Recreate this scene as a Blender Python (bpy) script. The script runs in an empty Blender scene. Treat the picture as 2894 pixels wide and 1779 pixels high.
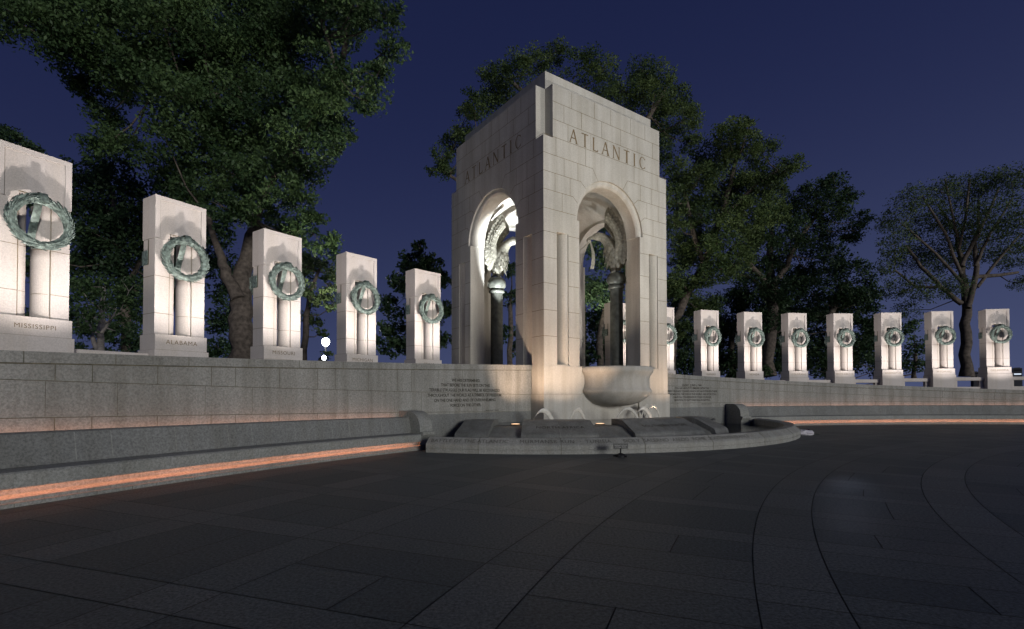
import bpy, math, random
import numpy as np
from mathutils import Matrix, Vector
R=math.radians; sin=math.sin; cos=math.cos; pi=math.pi
random.seed(7); rng=np.random.default_rng(11)
S=bpy.context.scene
col=S.collection

# ---------------- camera ----------------
EYE=1.5512
cam=bpy.data.cameras.new('camera'); camo=bpy.data.objects.new('camera',cam); col.objects.link(camo)
cam.sensor_fit='HORIZONTAL'; cam.sensor_width=36; cam.lens=18.022; cam.shift_y=0.0694
cam.clip_start=0.05; cam.clip_end=3000
camo.matrix_world=Matrix.Translation((0,0,EYE))@Matrix.Rotation(R(90+0.991),4,'X')@Matrix.Rotation(-0.0016,4,'Z')
S.camera=camo

# ---------------- world: deep blue city night sky ----------------
W=bpy.data.worlds.new('World'); S.world=W; W.use_nodes=True
nt=W.node_tree; N=nt.nodes; L=nt.links; N.clear()
out=N.new('ShaderNodeOutputWorld'); bg=N.new('ShaderNodeBackground'); bg.inputs['Strength'].default_value=1.0
tc=N.new('ShaderNodeTexCoord'); sep=N.new('ShaderNodeSeparateXYZ'); ramp=N.new('ShaderNodeValToRGB')
L.new(tc.outputs['Generated'],sep.inputs[0])
mx=N.new('ShaderNodeMath'); mx.operation='MULTIPLY_ADD'; mx.inputs[1].default_value=0.10
L.new(sep.outputs['X'],mx.inputs[0])
inv=N.new('ShaderNodeMath'); inv.operation='MULTIPLY'; inv.inputs[1].default_value=-1
L.new(sep.outputs['Z'],inv.inputs[0]); L.new(inv.outputs[0],mx.inputs[2])
ad=N.new('ShaderNodeMath'); ad.operation='ADD'; ad.inputs[1].default_value=0.75
L.new(mx.outputs[0],ad.inputs[0]); L.new(ad.outputs[0],ramp.inputs[0])
e=ramp.color_ramp; e.interpolation='B_SPLINE'
e.elements[0].position=0.0; e.elements[0].color=(.0090,.0130,.047,1)
e.elements[1].position=0.84; e.elements[1].color=(.072,.088,.178,1)
for p,c in ((.22,(.0118,.0170,.060,1)),(.42,(.0200,.0265,.079,1)),(.62,(.038,.049,.118,1))):
    k=e.elements.new(p); k.color=c
L.new(ramp.outputs[0],bg.inputs['Color']); L.new(bg.outputs[0],out.inputs['Surface'])

# ---------------- the soft glow of the lit plaza, from behind the camera ----------------
def look(o,p,t):
    o.location=p; o.rotation_euler=(Vector(t)-Vector(p)).to_track_quat('-Z','Y').to_euler()
sl=bpy.data.lights.new('plaza_glow','SUN'); sl.energy=1.36; sl.angle=R(14); sl.color=(1,.985,.945)
so=bpy.data.objects.new('plaza_glow',sl); col.objects.link(so)
look(so,(12,-20,9),(12-.53*10,-20+.83*10,9-1.5))

S.view_settings.view_transform='Standard'; S.view_settings.look='None'; S.view_settings.exposure=0; S.view_settings.gamma=1
S.cycles.max_bounces=6; S.cycles.diffuse_bounces=3; S.cycles.glossy_bounces=3; S.cycles.transparent_max_bounces=16
S.cycles.sample_clamp_indirect=2.0; S.cycles.sample_clamp_direct=0
S.cycles.use_denoising=True

def spot(name,p,t,energy,angle,color=(1,1,1),blend=.6,size=.06):
    l=bpy.data.lights.new(name,'SPOT'); l.energy=energy; l.spot_size=R(angle); l.spot_blend=blend; l.color=color; l.shadow_soft_size=size
    o=bpy.data.objects.new(name,l); col.objects.link(o); look(o,p,t); return o

# ---------------- materials ----------------
def base(name,rough=.7,metal=0,spec=.4):
    m=bpy.data.materials.new(name); m.use_nodes=True; n=m.node_tree.nodes
    b=n['Principled BSDF']; b.inputs['Roughness'].default_value=rough; b.inputs['Metallic'].default_value=metal
    b.inputs['Specular IOR Level'].default_value=spec
    return m,n,m.node_tree.links,b
def stone(name,a,b,sp=.35,fine=38,coarse=.55,streak=.25,rough=.75,bump=.12,spd=(.45,.62)):
    """granite: colour a..b by broad mottling, fine crystal speckle, faint vertical run-off streaks"""
    m,n,l,p=base(name,rough)
    t=n.new('ShaderNodeTexCoord')
    f=n.new('ShaderNodeTexNoise'); f.inputs['Scale'].default_value=fine; f.inputs['Detail'].default_value=3; f.inputs['Roughness'].default_value=.75
    c=n.new('ShaderNodeTexNoise'); c.inputs['Scale'].default_value=coarse; c.inputs['Detail'].default_value=5
    mp=n.new('ShaderNodeMapping'); mp.inputs['Scale'].default_value=(2.2,2.2,.12)
    s=n.new('ShaderNodeTexNoise'); s.inputs['Scale'].default_value=1.6; s.inputs['Detail'].default_value=4
    for x in (f,c): l.new(t.outputs['Object'],x.inputs['Vector'])
    l.new(t.outputs['Object'],mp.inputs[0]); l.new(mp.outputs[0],s.inputs['Vector'])
    r1=n.new('ShaderNodeValToRGB'); r1.color_ramp.elements[0].color=(*a,1); r1.color_ramp.elements[1].color=(*b,1)
    r1.color_ramp.elements[0].position=.33; r1.color_ramp.elements[1].position=.67
    l.new(c.outputs['Fac'],r1.inputs[0])
    r2=n.new('ShaderNodeValToRGB'); r2.color_ramp.elements[0].position=spd[0]-.12; r2.color_ramp.elements[1].position=spd[1]
    v=1-sp; r2.color_ramp.elements[0].color=(v,v,v,1); r2.color_ramp.elements[1].color=(1.12,1.12,1.12,1)
    l.new(f.outputs['Fac'],r2.inputs[0])
    r3=n.new('ShaderNodeValToRGB'); r3.color_ramp.elements[0].position=.36; r3.color_ramp.elements[1].position=.6
    v=1-streak; r3.color_ramp.elements[0].color=(v,v*.985,v*.95,1); r3.color_ramp.elements[1].color=(1,1,1,1)
    l.new(s.outputs['Fac'],r3.inputs[0])
    def mul(x,y):
        k=n.new('ShaderNodeMix'); k.data_type='RGBA'; k.blend_type='MULTIPLY'; k.inputs[0].default_value=1
        l.new(x,k.inputs[6]); l.new(y,k.inputs[7]); return k.outputs[2]
    o=mul(mul(r1.outputs[0],r2.outputs[0]),r3.outputs[0])
    l.new(o,p.inputs['Base Color'])
    bp=n.new('ShaderNodeBump'); bp.inputs['Strength'].default_value=bump; bp.inputs['Distance'].default_value=.01
    l.new(f.outputs['Fac'],bp.inputs['Height']); l.new(bp.outputs[0],p.inputs['Normal'])
    return m
M={}
M['pillar']=stone('pillar_granite',(.60,.55,.51),(.68,.63,.595),sp=.10,fine=45,streak=.07)
M['pav']=stone('pavilion_granite',(.50,.485,.44),(.61,.59,.535),sp=.12,fine=30,streak=.13)
M['wall']=stone('wall_granite',(.30,.30,.275),(.385,.38,.35),sp=.34,fine=26,streak=.22)
M['walldark']=stone('dark_granite',(.185,.193,.188),(.245,.252,.243),sp=.40,fine=26,streak=.12)
M['bench']=stone('bench_granite',(.265,.275,.258),(.335,.34,.32),sp=.38,fine=26,streak=.1)
M['rim']=stone('basin_granite',(.28,.285,.265),(.36,.36,.335),sp=.34,fine=30,streak=.15)
M['block']=stone('fountain_block_granite',(.165,.175,.17),(.245,.25,.235),sp=.4,fine=30,streak=.25,rough=.5)
def plain(name,c,rough=.8,metal=0,var=.25,scale=6,spec=.4):
    m,n,l,p=base(name,rough,metal,spec)
    t=n.new('ShaderNodeTexCoord'); f=n.new('ShaderNodeTexNoise'); f.inputs['Scale'].default_value=scale; f.inputs['Detail'].default_value=5
    l.new(t.outputs['Object'],f.inputs['Vector'])
    r=n.new('ShaderNodeValToRGB'); r.color_ramp.elements[0].position=.3; r.color_ramp.elements[1].position=.7
    r.color_ramp.elements[0].color=(*[x*(1-var) for x in c],1); r.color_ramp.elements[1].color=(*[x*(1+var) for x in c],1)
    l.new(f.outputs['Fac'],r.inputs[0]); l.new(r.outputs[0],p.inputs['Base Color'])
    bp=n.new('ShaderNodeBump'); bp.inputs['Strength'].default_value=.25; bp.inputs['Distance'].default_value=.01
    l.new(f.outputs['Fac'],bp.inputs['Height']); l.new(bp.outputs[0],p.inputs['Normal'])
    return m
M['joint']=plain('mortar_joint',(.20,.15,.07),.9,var=.4)
M['jointdark']=plain('dark_mortar_joint',(.135,.125,.09),.9,var=.4)
M['pavejoint']=plain('paving_joint',(.05,.05,.04),.9,var=.4)
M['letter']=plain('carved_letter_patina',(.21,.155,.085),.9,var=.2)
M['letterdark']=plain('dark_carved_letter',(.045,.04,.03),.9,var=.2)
M['verdigris']=plain('bronze_verdigris',(.165,.215,.19),.5,.2,var=.6,scale=16)
M['bronze']=plain('dark_bronze',(.10,.105,.09),.45,.25,var=.35,scale=5)
M['eagle']=plain('eagle_bronze',(.33,.32,.265),.42,.3,var=.35,scale=9)
M['bark']=plain('bark',(.11,.09,.075),.9,var=.5,scale=5)
M['grass']=plain('grass',(.035,.06,.02),.95,var=.5,scale=3)
M['black']=plain('black_metal',(.012,.012,.013),.6)
M['wallback']=M['wall']
def emit(name,c,s):
    m=bpy.data.materials.new(name); m.use_nodes=True; n=m.node_tree.nodes; n.clear()
    o=n.new('ShaderNodeOutputMaterial'); e=n.new('ShaderNodeEmission'); e.inputs[0].default_value=(*c,1); e.inputs[1].default_value=s
    m.node_tree.links.new(e.outputs[0],o.inputs[0]); return m
M['strip']=emit('under_seat_lamp',(1,.34,.175),28.0)
M['cove']=emit('backrest_cove_lamp',(1,.45,.30),4.5)
M['flood']=emit('flood_lamp_lens',(.92,.96,1),25)
M['waterglint']=emit('water_glint_glow',(1,.62,.36),2.2)  # glow imitates the warm light streaks on the pool water
M['window']=emit('lit_window',(.75,.85,1),1.0)
# foliage: colour varies leaf to leaf
def foliage(name,a,b):
    m,n,l,p=base(name,.5,0,.25)
    g=n.new('ShaderNodeAttribute'); g.attribute_name='tone'
    r=n.new('ShaderNodeValToRGB'); r.color_ramp.elements[0].color=(*a,1); r.color_ramp.elements[1].color=(*b,1)
    l.new(g.outputs['Fac'],r.inputs[0]); l.new(r.outputs[0],p.inputs['Base Color'])
    tr=n.new('ShaderNodeBsdfTranslucent'); l.new(r.outputs[0],tr.inputs[0])
    mi=n.new('ShaderNodeMixShader'); mi.inputs[0].default_value=.3
    l.new(p.outputs[0],mi.inputs[1]); l.new(tr.outputs[0],mi.inputs[2]); l.new(mi.outputs[0],n['Material Output'].inputs[0])
    return m
M['leaf']=foliage('leaf_green',(.022,.052,.024),(.115,.185,.070))
M['leafdark']=foliage('leaf_dark',(.016,.038,.022),(.075,.125,.055))
M['leafolive']=foliage('leaf_olive',(.040,.072,.030),(.130,.180,.080))
M['leafwarm']=foliage('leaf_warm_green',(.020,.048,.020),(.140,.195,.070))
# water
def water():
    m,n,l,p=base('pool_water',.06,0,.5); p.inputs['Base Color'].default_value=(.012,.014,.014,1); p.inputs['IOR'].default_value=1.33
    t=n.new('ShaderNodeTexCoord'); f=n.new('ShaderNodeTexNoise'); f.inputs['Scale'].default_value=5; f.inputs['Detail'].default_value=3
    b=n.new('ShaderNodeBump'); b.inputs['Strength'].default_value=.35; b.inputs['Distance'].default_value=.03
    l.new(t.outputs['Object'],f.inputs['Vector']); l.new(f.outputs['Fac'],b.inputs['Height']); l.new(b.outputs[0],p.inputs['Normal']); return m
M['water']=water()
def spray():
    m,n,l,p=base('fountain_spray',.35,0,.5); p.inputs['Base Color'].default_value=(.80,.78,.70,1); p.inputs['Alpha'].default_value=.42
    t=n.new('ShaderNodeTexCoord'); f=n.new('ShaderNodeTexNoise'); f.inputs['Scale'].default_value=9; f.inputs['Detail'].default_value=4
    r=n.new('ShaderNodeValToRGB'); r.color_ramp.elements[0].position=.3; r.color_ramp.elements[1].position=.75
    r.color_ramp.elements[0].color=(.55,.55,.55,1); r.color_ramp.elements[1].color=(1,1,1,1)
    l.new(t.outputs['Object'],f.inputs['Vector']); l.new(f.outputs['Fac'],r.inputs[0]); l.new(r.outputs[0],p.inputs['Alpha']); return m
M['spray']=spray()
# paving: each slab its own tone
def paving():
    m,n,l,p=base('paving_granite',.55,0,.22)
    g=n.new('ShaderNodeAttribute'); g.attribute_name='tone'
    t=n.new('ShaderNodeTexCoord'); f=n.new('ShaderNodeTexNoise'); f.inputs['Scale'].default_value=34; f.inputs['Detail'].default_value=5; f.inputs['Roughness'].default_value=.8
    c=n.new('ShaderNodeTexNoise'); c.inputs['Scale'].default_value=.6; c.inputs['Detail'].default_value=6
    for x in (f,c): l.new(t.outputs['Object'],x.inputs['Vector'])
    r=n.new('ShaderNodeValToRGB'); r.color_ramp.elements[0].color=(.062,.078,.080,1); r.color_ramp.elements[1].color=(.128,.142,.138,1)
    l.new(g.outputs['Fac'],r.inputs[0])
    def mul(x,src,lo,hi,a,b):
        k=n.new('ShaderNodeMix'); k.data_type='RGBA'; k.blend_type='MULTIPLY'; k.inputs[0].default_value=1
        q=n.new('ShaderNodeValToRGB'); q.color_ramp.elements[0].position=a; q.color_ramp.elements[1].position=b
        q.color_ramp.elements[0].color=(lo,lo,lo,1); q.color_ramp.elements[1].color=(hi,hi,hi,1)
        l.new(src,q.inputs[0]); l.new(x,k.inputs[6]); l.new(q.outputs[0],k.inputs[7]); return k.outputs[2]
    o=mul(mul(r.outputs[0],f.outputs['Fac'],.42,1.6,.38,.64),c.outputs['Fac'],.78,1.12,.3,.7)
    l.new(o,p.inputs['Base Color'])
    q=n.new('ShaderNodeMapRange'); q.inputs[3].default_value=.40; q.inputs[4].default_value=.68
    l.new(c.outputs['Fac'],q.inputs[0]); l.new(q.outputs[0],p.inputs['Roughness'])
    bp=n.new('ShaderNodeBump'); bp.inputs['Strength'].default_value=.35; bp.inputs['Distance'].default_value=.006
    l.new(f.outputs['Fac'],bp.inputs['Height']); l.new(bp.outputs[0],p.inputs['Normal']); return m
M['paving']=paving()

# ---------------- mesh builder ----------------
class MB:
    def __init__(s): s.v=[]; s.f=[]; s.m=[]; s.sm=[]
    def add(s,vs,fs,mi=0,smooth=False):
        o=len(s.v); s.v+= [tuple(map(float,p)) for p in vs]
        for f in fs: s.f.append(tuple(i+o for i in f)); s.m.append(mi); s.sm.append(smooth)
    def quad(s,a,b,c,d,mi=0): s.add([a,b,c,d],[(0,1,2,3)],mi)
    def box(s,x0,x1,y0,y1,z0,z1,mi=0,skip=''):
        v=[(x,y,z) for z in (z0,z1) for y in (y0,y1) for x in (x0,x1)]
        F={'b':(0,2,3,1),'t':(4,5,7,6),'f':(0,1,5,4),'k':(2,6,7,3),'l':(0,4,6,2),'r':(1,3,7,5)}
        s.add(v,[F[k] for k in F if k not in skip],mi)
    def prism(s,poly,z0,z1,mi=0,caps=True,smooth=False,fn=None):
        """poly: (x,y) counter-clockwise"""
        n=len(poly); v=[(x,y,z0) for x,y in poly]+[(x,y,z1) for x,y in poly]
        if fn: v=[fn(*p) for p in v]
        s.add(v,[(i,(i+1)%n,(i+1)%n+n,i+n) for i in range(n)],mi,smooth)
        if caps: s.add(v,[tuple(range(n-1,-1,-1)),tuple(range(n,2*n))],mi)
    def grid(s,rows,mi=0,smooth=False,close=False,flip=False):
        n=len(rows[0]); v=[p for r in rows for p in r]; f=[]
        for i in range(len(rows)-1):
            for j in range(n if close else n-1):
                q=(i*n+j,i*n+(j+1)%n,(i+1)*n+(j+1)%n,(i+1)*n+j); f.append(q[::-1] if flip else q)
        s.add(v,f,mi,smooth)
    def tube(s,path,seg=8,mi=0,smooth=True,cap=True):
        """path: (x,y,z,r)"""
        P=[Vector(p[:3]) for p in path]; rows=[]; up=Vector((.3,.2,1)).normalized(); prev=None
        for i,p in enumerate(P):
            d=(P[min(i+1,len(P)-1)]-P[max(i-1,0)]).normalized()
            a=prev-d*prev.dot(d) if prev else (Vector((1,0,0)) if abs(d.z)>.8 else Vector((0,0,1))).cross(d)
            a.normalize(); prev=a; b=d.cross(a); r=path[i][3]
            rows.append([tuple(p+a*(r*cos(2*pi*k/seg))+b*(r*sin(2*pi*k/seg))) for k in range(seg)])
        s.grid(rows,mi,smooth,close=True)
        if cap: s.add(rows[0],[tuple(range(seg-1,-1,-1))],mi); s.add(rows[-1],[tuple(range(seg))],mi)
    def lathe(s,prof,seg=32,mi=0,smooth=True,a0=0,a1=2*pi,cx=0,cy=0):
        full=abs(a1-a0-2*pi)<1e-6; k=seg if full else seg+1
        rows=[[(cx+r*cos(a0+(a1-a0)*j/seg),cy+r*sin(a0+(a1-a0)*j/seg),z) for j in range(k)] for r,z in prof]
        s.grid(rows,mi,smooth,close=full)
    def xf(s,fn): s.v=[tuple(fn(*p)) for p in s.v]
    def build(s,name,mats,parent=None,loc=None,rotz=None):
        me=bpy.data.meshes.new(name); me.from_pydata(s.v,[],s.f)
        for m in (mats if isinstance(mats,(list,tuple)) else [mats]): me.materials.append(M[m] if isinstance(m,str) else m)
        me.polygons.foreach_set('material_index',s.m); me.polygons.foreach_set('use_smooth',s.sm); me.update()
        o=bpy.data.objects.new(name,me); col.objects.link(o)
        if parent: o.parent=parent
        if loc: o.location=loc
        if rotz is not None: o.rotation_euler=(0,0,rotz)
        return o
def tag(o,label=None,cat=None,group=None,kind=None):
    for k,v in (('label',label),('category',cat),('group',group),('kind',kind)):
        if v: o[k]=v
    return o
def empty(name,loc=(0,0,0),rotz=0,label=None,cat=None,group=None):
    o=bpy.data.objects.new(name,None); col.objects.link(o); o.location=loc; o.rotation_euler=(0,0,rotz); o.empty_display_size=.2
    return tag(o,label,cat,group)
def copy_tree(o,parent=None):
    c=o.copy(); col.objects.link(c)
    if parent: c.parent=parent
    for ch in o.children: copy_tree(ch,c)
    return c
def text_verts(txt,size,align='CENTER',spacing=1.0,bold=0):
    """outline lettering as (verts, faces) in the x-y plane; spaces kept"""
    cu=bpy.data.curves.new('lettering','FONT'); cu.body=txt; cu.size=size; cu.align_x=align; cu.space_character=spacing; cu.resolution_u=3; cu.offset=size*bold
    ob=bpy.data.objects.new('lettering',cu); col.objects.link(ob)
    dg=bpy.context.evaluated_depsgraph_get(); dg.update()
    me=bpy.data.meshes.new_from_object(ob.evaluated_get(dg))
    v=[tuple(p.co) for p in me.vertices]; f=[tuple(p.vertices) for p in me.polygons]
    bpy.data.objects.remove(ob); bpy.data.curves.remove(cu); bpy.data.meshes.remove(me)
    return v,f

# ---------------- layout of the place ----------------
CX,CY=22.016,-5.268              # centre of the curved plaza edge
RP=35.16; RT=31.43; RW=32.45     # pillars, bench toe, wall face
def P(th,r,z=0):                 # th in degrees
    t=R(th); return (CX+r*sin(t),CY+r*cos(t),z)
def walltop(th):
    return 2.64+.0165*(th+41.7) if th<-35 else 2.385-.0212*(th+22)
A0=.6152; c0=Vector((1.1669,18.6748,0)); rd=Vector((cos(A0),sin(A0),0)); ld=Vector((-sin(A0),cos(A0),0)); nn=-ld
mid=c0+rd*3.5
def V(u,v,z=0):                  # pavilion plan coordinates: u along its plaza face, v inwards
    p=c0+rd*u+ld*v; return (p.x,p.y,z)

# ---------------- ground, paving, lawn ----------------
g=MB(); g.quad((-1500,-1500,-.009),(1500,-1500,-.009),(1500,1500,-.009),(-1500,1500,-.009)); tag(g.build('ground','pavejoint'),kind='structure')
PX,PY=25.878,-6.049
pv=MB(); tone=[]
def slab(r0,r1,a0,a1,t):
    gr=.0055; ga=math.degrees(gr/r0)
    r0+=gr; r1-=gr; a0+=ga; a1-=ga
    cx,cy=PX+(r0+r1)/2*sin(R((a0+a1)/2)),PY+(r0+r1)/2*cos(R((a0+a1)/2))
    if math.hypot(cx-CX,cy-CY)>32.2: return
    n=max(1,int((a1-a0)/.7)); A=[R(a0+(a1-a0)*i/n) for i in range(n+1)]
    lo=[(PX+r0*sin(a),PY+r0*cos(a),0) for a in A]; hi=[(PX+r1*sin(a),PY+r1*cos(a),0) for a in A]
    pv.add(lo+hi[::-1],[tuple(range(2*n+1,-1,-1))][::1]); tone.append(t)
rb=[9.9,12.0,14.2,16.45,18.7,21.1,23.42,25.41,27.66,29.9,32.1,34.3,36.5]
zones=[]
for i in range(len(rb)-1): zones.append((rb[i],rb[i]+.6,1)); zones.append((rb[i]+.6,rb[i+1],0))
PER,BW=3.55,.85
for k in range(-12,36):
    a=-67.55+PER*k
    for r0,r1,b in zones:
        slab(r0,r1,a,a+BW,random.uniform(.5,1))
        if b: slab(r0,r1,a+BW,a+PER,random.uniform(.5,1)); continue
        q=random.random(); f=lambda: random.uniform(.15,.65)
        a1,a2=a+BW,a+PER; am=a1+(a2-a1)*random.uniform(.3,.7); rm=r0+(r1-r0)*random.uniform(.25,.75)
        if q<.35: slab(r0,rm,a1,a2,f()); slab(rm,r1,a1,a2,f())
        elif q<.6: slab(r0,r1,a1,am,f()); slab(r0,rm,am,a2,f()); slab(rm,r1,am,a2,f())
        elif q<.85: slab(r0,rm,a1,am,f()); slab(rm,r1,a1,am,f()); slab(r0,r1,am,a2,f())
        else: slab(r0,r1,a1,a2,f())
o=pv.build('plaza_paving','paving'); tag(o,kind='structure')
at=o.data.attributes.new('tone','FLOAT','FACE'); at.data.foreach_set('value',tone)
g=MB(); rows=[]
for r,dz in ((36.6,-.55),(60,-.7),(140,-.9),(1300,-1.2)): rows.append([P(th,r,1.9+dz) for th in range(-100,81,4)])
g.grid(rows); tag(g.build('lawn','grass'),kind='structure')
g=MB(); rows=[[P(th,r,walltop(th)-.75) for th in range(-90,41,2)] for r in (32.9,36.7)]
g.grid(rows); tag(g.build('ramp_walkway','wall'),kind='structure')

# ---------------- the curved retaining walls ----------------
def arc_strip(m,r,th0,th1,z0,z1,mi=0,n=None,flip=False):
    """upright curved strip facing the plaza; z0/z1 may be functions of th"""
    n=n or max(1,int(abs(th1-th0)/1.0)); f0=z0 if callable(z0) else (lambda t:z0); f1=z1 if callable(z1) else (lambda t:z1)
    T=[th0+(th1-th0)*i/n for i in range(n+1)]
    m.grid([[P(t,r,f0(t)) for t in T],[P(t,r,f1(t)) for t in T]],mi)
def sweep(m,prof,th0,th1,mi=0,n=None,caps=True,zf=None):
    """closed profile [(r,z)] swept along the arc"""
    n=n or max(1,int(abs(th1-th0)/1.0)); T=[th0+(th1-th0)*i/n for i in range(n+1)]
    zf=zf or (lambda t,z:z)
    m.grid([[P(t,r,zf(t,z)) for r,z in prof] for t in T],mi,close=True,flip=True)
    if caps:
        m.add([P(th0,r,zf(th0,z)) for r,z in prof],[tuple(range(len(prof)))],mi); m.add([P(th1,r,zf(th1,z)) for r,z in prof],[tuple(range(len(prof)))[::-1]],mi)
JW=.0065
def vjoint(m,r,th,z0,z1,mi=1,w=JW):
    d=math.degrees(w/r); arc_strip(m,r-.003,th-d,th+d,z0,z1,mi,n=1)
def hjoint(m,r,th0,th1,zf,mi=1,w=JW):
    arc_strip(m,r-.003,th0,th1,lambda t:zf(t)-w,lambda t:zf(t)+w,mi)
def wall(th0,th1,c1,c2,ph,label,low):
    e=empty('retaining_wall',P((th0+th1)/2,RW),0,label,'wall'); inv=Matrix.Translation(e.location).inverted()
    rel=lambda x,y,z:(x-e.location.x,y-e.location.y,z)
    m=MB(); ct=lambda t:walltop(t)-.18
    sweep(m,[(RW,-.02),(RW+.5,-.02),(RW+.5,1),(RW,1)],th0,th1,zf=lambda t,z:z if z<1 else ct(t)-.001)
    hjoint(m,RW,th0,th1,c1); hjoint(m,RW,th0,th1,c2)
    arc_strip(m,RW-.012,low[0],low[1],0,.93,2); hj=lambda t:.93
    a=ph-9.2*6
    while a<th1+2:
        for o in (0,.92,2.78):
            t=a+o
            if th0+.3<t<th1-.3: vjoint(m,RW,t,lambda q:c1(q)+.01,lambda q:ct(q)); vjoint(m,RW,t,lambda q:.95,lambda q:c2(q)-.01)
            t=a+o+1.6
            if th0+.3<t<th1-.3 and o!=.92: vjoint(m,RW,t,lambda q:c2(q)+.01,lambda q:c1(q)-.01,w=.004)
        a+=4.6
    m.xf(rel); m.build('wall_face',['wall','jointdark','walldark'],e)
    m=MB(); sweep(m,[(RW-.015,0),(RW+.56,0),(RW+.56,1),(RW-.015,1)],th0,th1,zf=lambda t,z:walltop(t)-(.18 if z<1 else 0))
    hjoint(m,RW-.003,th0,th1,lambda t:ct(t)-.012,w=.011)
    a=-65.92-2.25*10
    while a<th1:
        if a>th0+.2: vjoint(m,RW-.015,a,ct,walltop,w=.006)
        a+=2.25
    m.xf(rel); m.build('coping',['wall','jointdark'],e)
    return e,rel
def arc_text(lines,thc,parent,rel,mat,r):
    m=MB()
    for txt,size,z,sp,dth in lines:
        v,f=text_verts(txt,size,spacing=sp,bold=.022)
        m.add([P(thc+dth+math.degrees(x/r),r-.004,z+y) for x,y,_ in v],f)
    m.xf(rel); return m.build('carved_inscription',mat,parent)
c1l=lambda t:1.72-.0099*(t+59); c2l=lambda t:1.14-.0115*(t+61)
e,rel=wall(-82,-41.0,c1l,c2l,-65.2,'long grey granite wall left of the arch, carved with words about a terrible struggle and a flag',(-50.6,-41.0))
k=.134
arc_text([(s,k,z,.93,0) for s,z in (('WE ARE DETERMINED',1.975),('THAT BEFORE THE SUN SETS ON THIS',1.815),('TERRIBLE STRUGGLE OUR FLAG WILL BE RECOGNIZED',1.65),
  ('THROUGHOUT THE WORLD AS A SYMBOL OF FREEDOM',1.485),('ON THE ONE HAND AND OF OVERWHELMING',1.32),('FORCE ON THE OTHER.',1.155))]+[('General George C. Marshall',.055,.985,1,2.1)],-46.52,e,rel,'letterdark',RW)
c1r=lambda t:walltop(t)-.55; c2r=lambda t:1.14
e,rel=wall(-28.3,34,c1r,c2r,-26.2,'long pale granite wall right of the arch, carved with a D-Day message',(-28.3,-20.7))
k=.118
arc_text([(s,k*(1.15 if i==0 else 1),z,.93,d) for i,(s,z,d) in enumerate((('D-DAY   JUNE 6, 1944',1.93,0),('YOU ARE ABOUT TO EMBARK UPON THE',1.79,0),('GREAT CRUSADE TOWARD WHICH WE HAVE STRIVEN THESE',1.65,0),
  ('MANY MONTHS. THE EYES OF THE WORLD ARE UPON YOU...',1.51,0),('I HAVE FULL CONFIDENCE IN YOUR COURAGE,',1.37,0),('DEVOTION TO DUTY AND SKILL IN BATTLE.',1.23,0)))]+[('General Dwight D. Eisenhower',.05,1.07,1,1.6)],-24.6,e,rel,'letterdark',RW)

# ---------------- stone benches along the wall ----------------
def bench(th0,th1,arm,label,zs,dark):
    e=empty('stone_bench',P((th0+th1)/2,RT+.5),0,label,'bench'); rel=lambda x,y,z:(x-e.location.x,y-e.location.y,z)
    zf=lambda t,z:z*zs(t)
    m=MB(); sweep(m,[(31.43,0),(31.95,0),(31.95,.27),(31.605,.27),(31.605,.15),(31.488,.108),(31.488,.060),(31.43,.055)],th0,th1,zf=zf)
    a=-65.0-4.6*5
    while a<th1:
        for o in (0,.92,2.78):
            if th0+.2<a+o<th1-.2: arc_strip(m,31.427,a+o-.008,a+o+.008,0,.053,1,n=1)
        a+=4.6
    m.xf(rel); m.build('base',['bench','jointdark'],e)
    m=MB(); sweep(m,[(31.46,.245),(31.487,.245),(31.487,.405),(31.605,.405),(31.605,.273),(32.0,.275),(32.0,.475),(31.49,.46),(31.46,.435)],th0,th1,zf=zf); m.xf(rel); m.build('seat','bench',e)
    m=MB(); sweep(m,[(31.90,.476),(32.26,.476),(32.26,.90),(32.23,.95),(32.03,.95),(31.99,.93)],th0,th1,zf=zf)
    a=-65.1-4.6*5
    while a<th1:
        for o in (0,.92,2.78):
            t=a+o; d=.011
            if th0+.2<t<th1-.2: m.add([P(t-d,31.895,.50*zs(t)),P(t+d,31.895,.50*zs(t)),P(t+d,31.983,.93*zs(t)),P(t-d,31.983,.93*zs(t))],[(0,1,2,3)],1)
        a+=4.6
    m.xf(rel); m.build('backrest',[dark,'bench'],e)
    # lamps in the recess under the seat lip and in the gap behind the backrest
    m=MB(); n=int((th1-th0)/1.15)
    for i in range(n):
        a,b=th0+.7+(th1-th0-1.0)*i/n,th0+.7+(th1-th0-1.0)*(i+.94)/n
        sweep(m,[(31.492,.375),(31.522,.375),(31.522,.39),(31.492,.39)],a,b,n=1,zf=zf)
    m.xf(rel); m.build('under_seat_light','strip',e)
    m=MB()
    for i in range(n):
        a,b=th0+.15+(th1-th0-.3)*i/n,th0+.15+(th1-th0-.3)*(i+.9)/n
        sweep(m,[(32.30,.84),(32.36,.84),(32.36,.86),(32.30,.86)],a,b,n=1,zf=zf)
    m.xf(rel); m.build('backrest_light','cove',e)
    # scrolled end arm
    pr=[(32.44,0),(32.44,1.08),(32.02,1.08)]+[(32.02-.50*sin(R(q)),.58+.50*cos(R(q))) for q in range(10,91,10)]+[(31.52,.50),(31.40,.50),(31.40,.42),(31.50,.30),(31.50,0)]
    pr=[(31.52 if abs(r-31.52)<1e-6 and z<.6 else r,z) for r,z in pr]
    m=MB(); sweep(m,pr[::-1],arm[0],arm[1],n=2); m.xf(rel); m.build('armrest','bench',e)
bench(-80,-51.32,(-51.32,-50.48),'long stone bench under the left wall with an orange light strip below its seat',lambda t:1+.006*max(-70,min(-50,t))*-1-.006*58.5,'walldark')
bench(-19.95,33,(-20.9,-19.95),'long stone bench under the right wall with an orange light strip below its seat',lambda t:1,'walldark')

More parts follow.
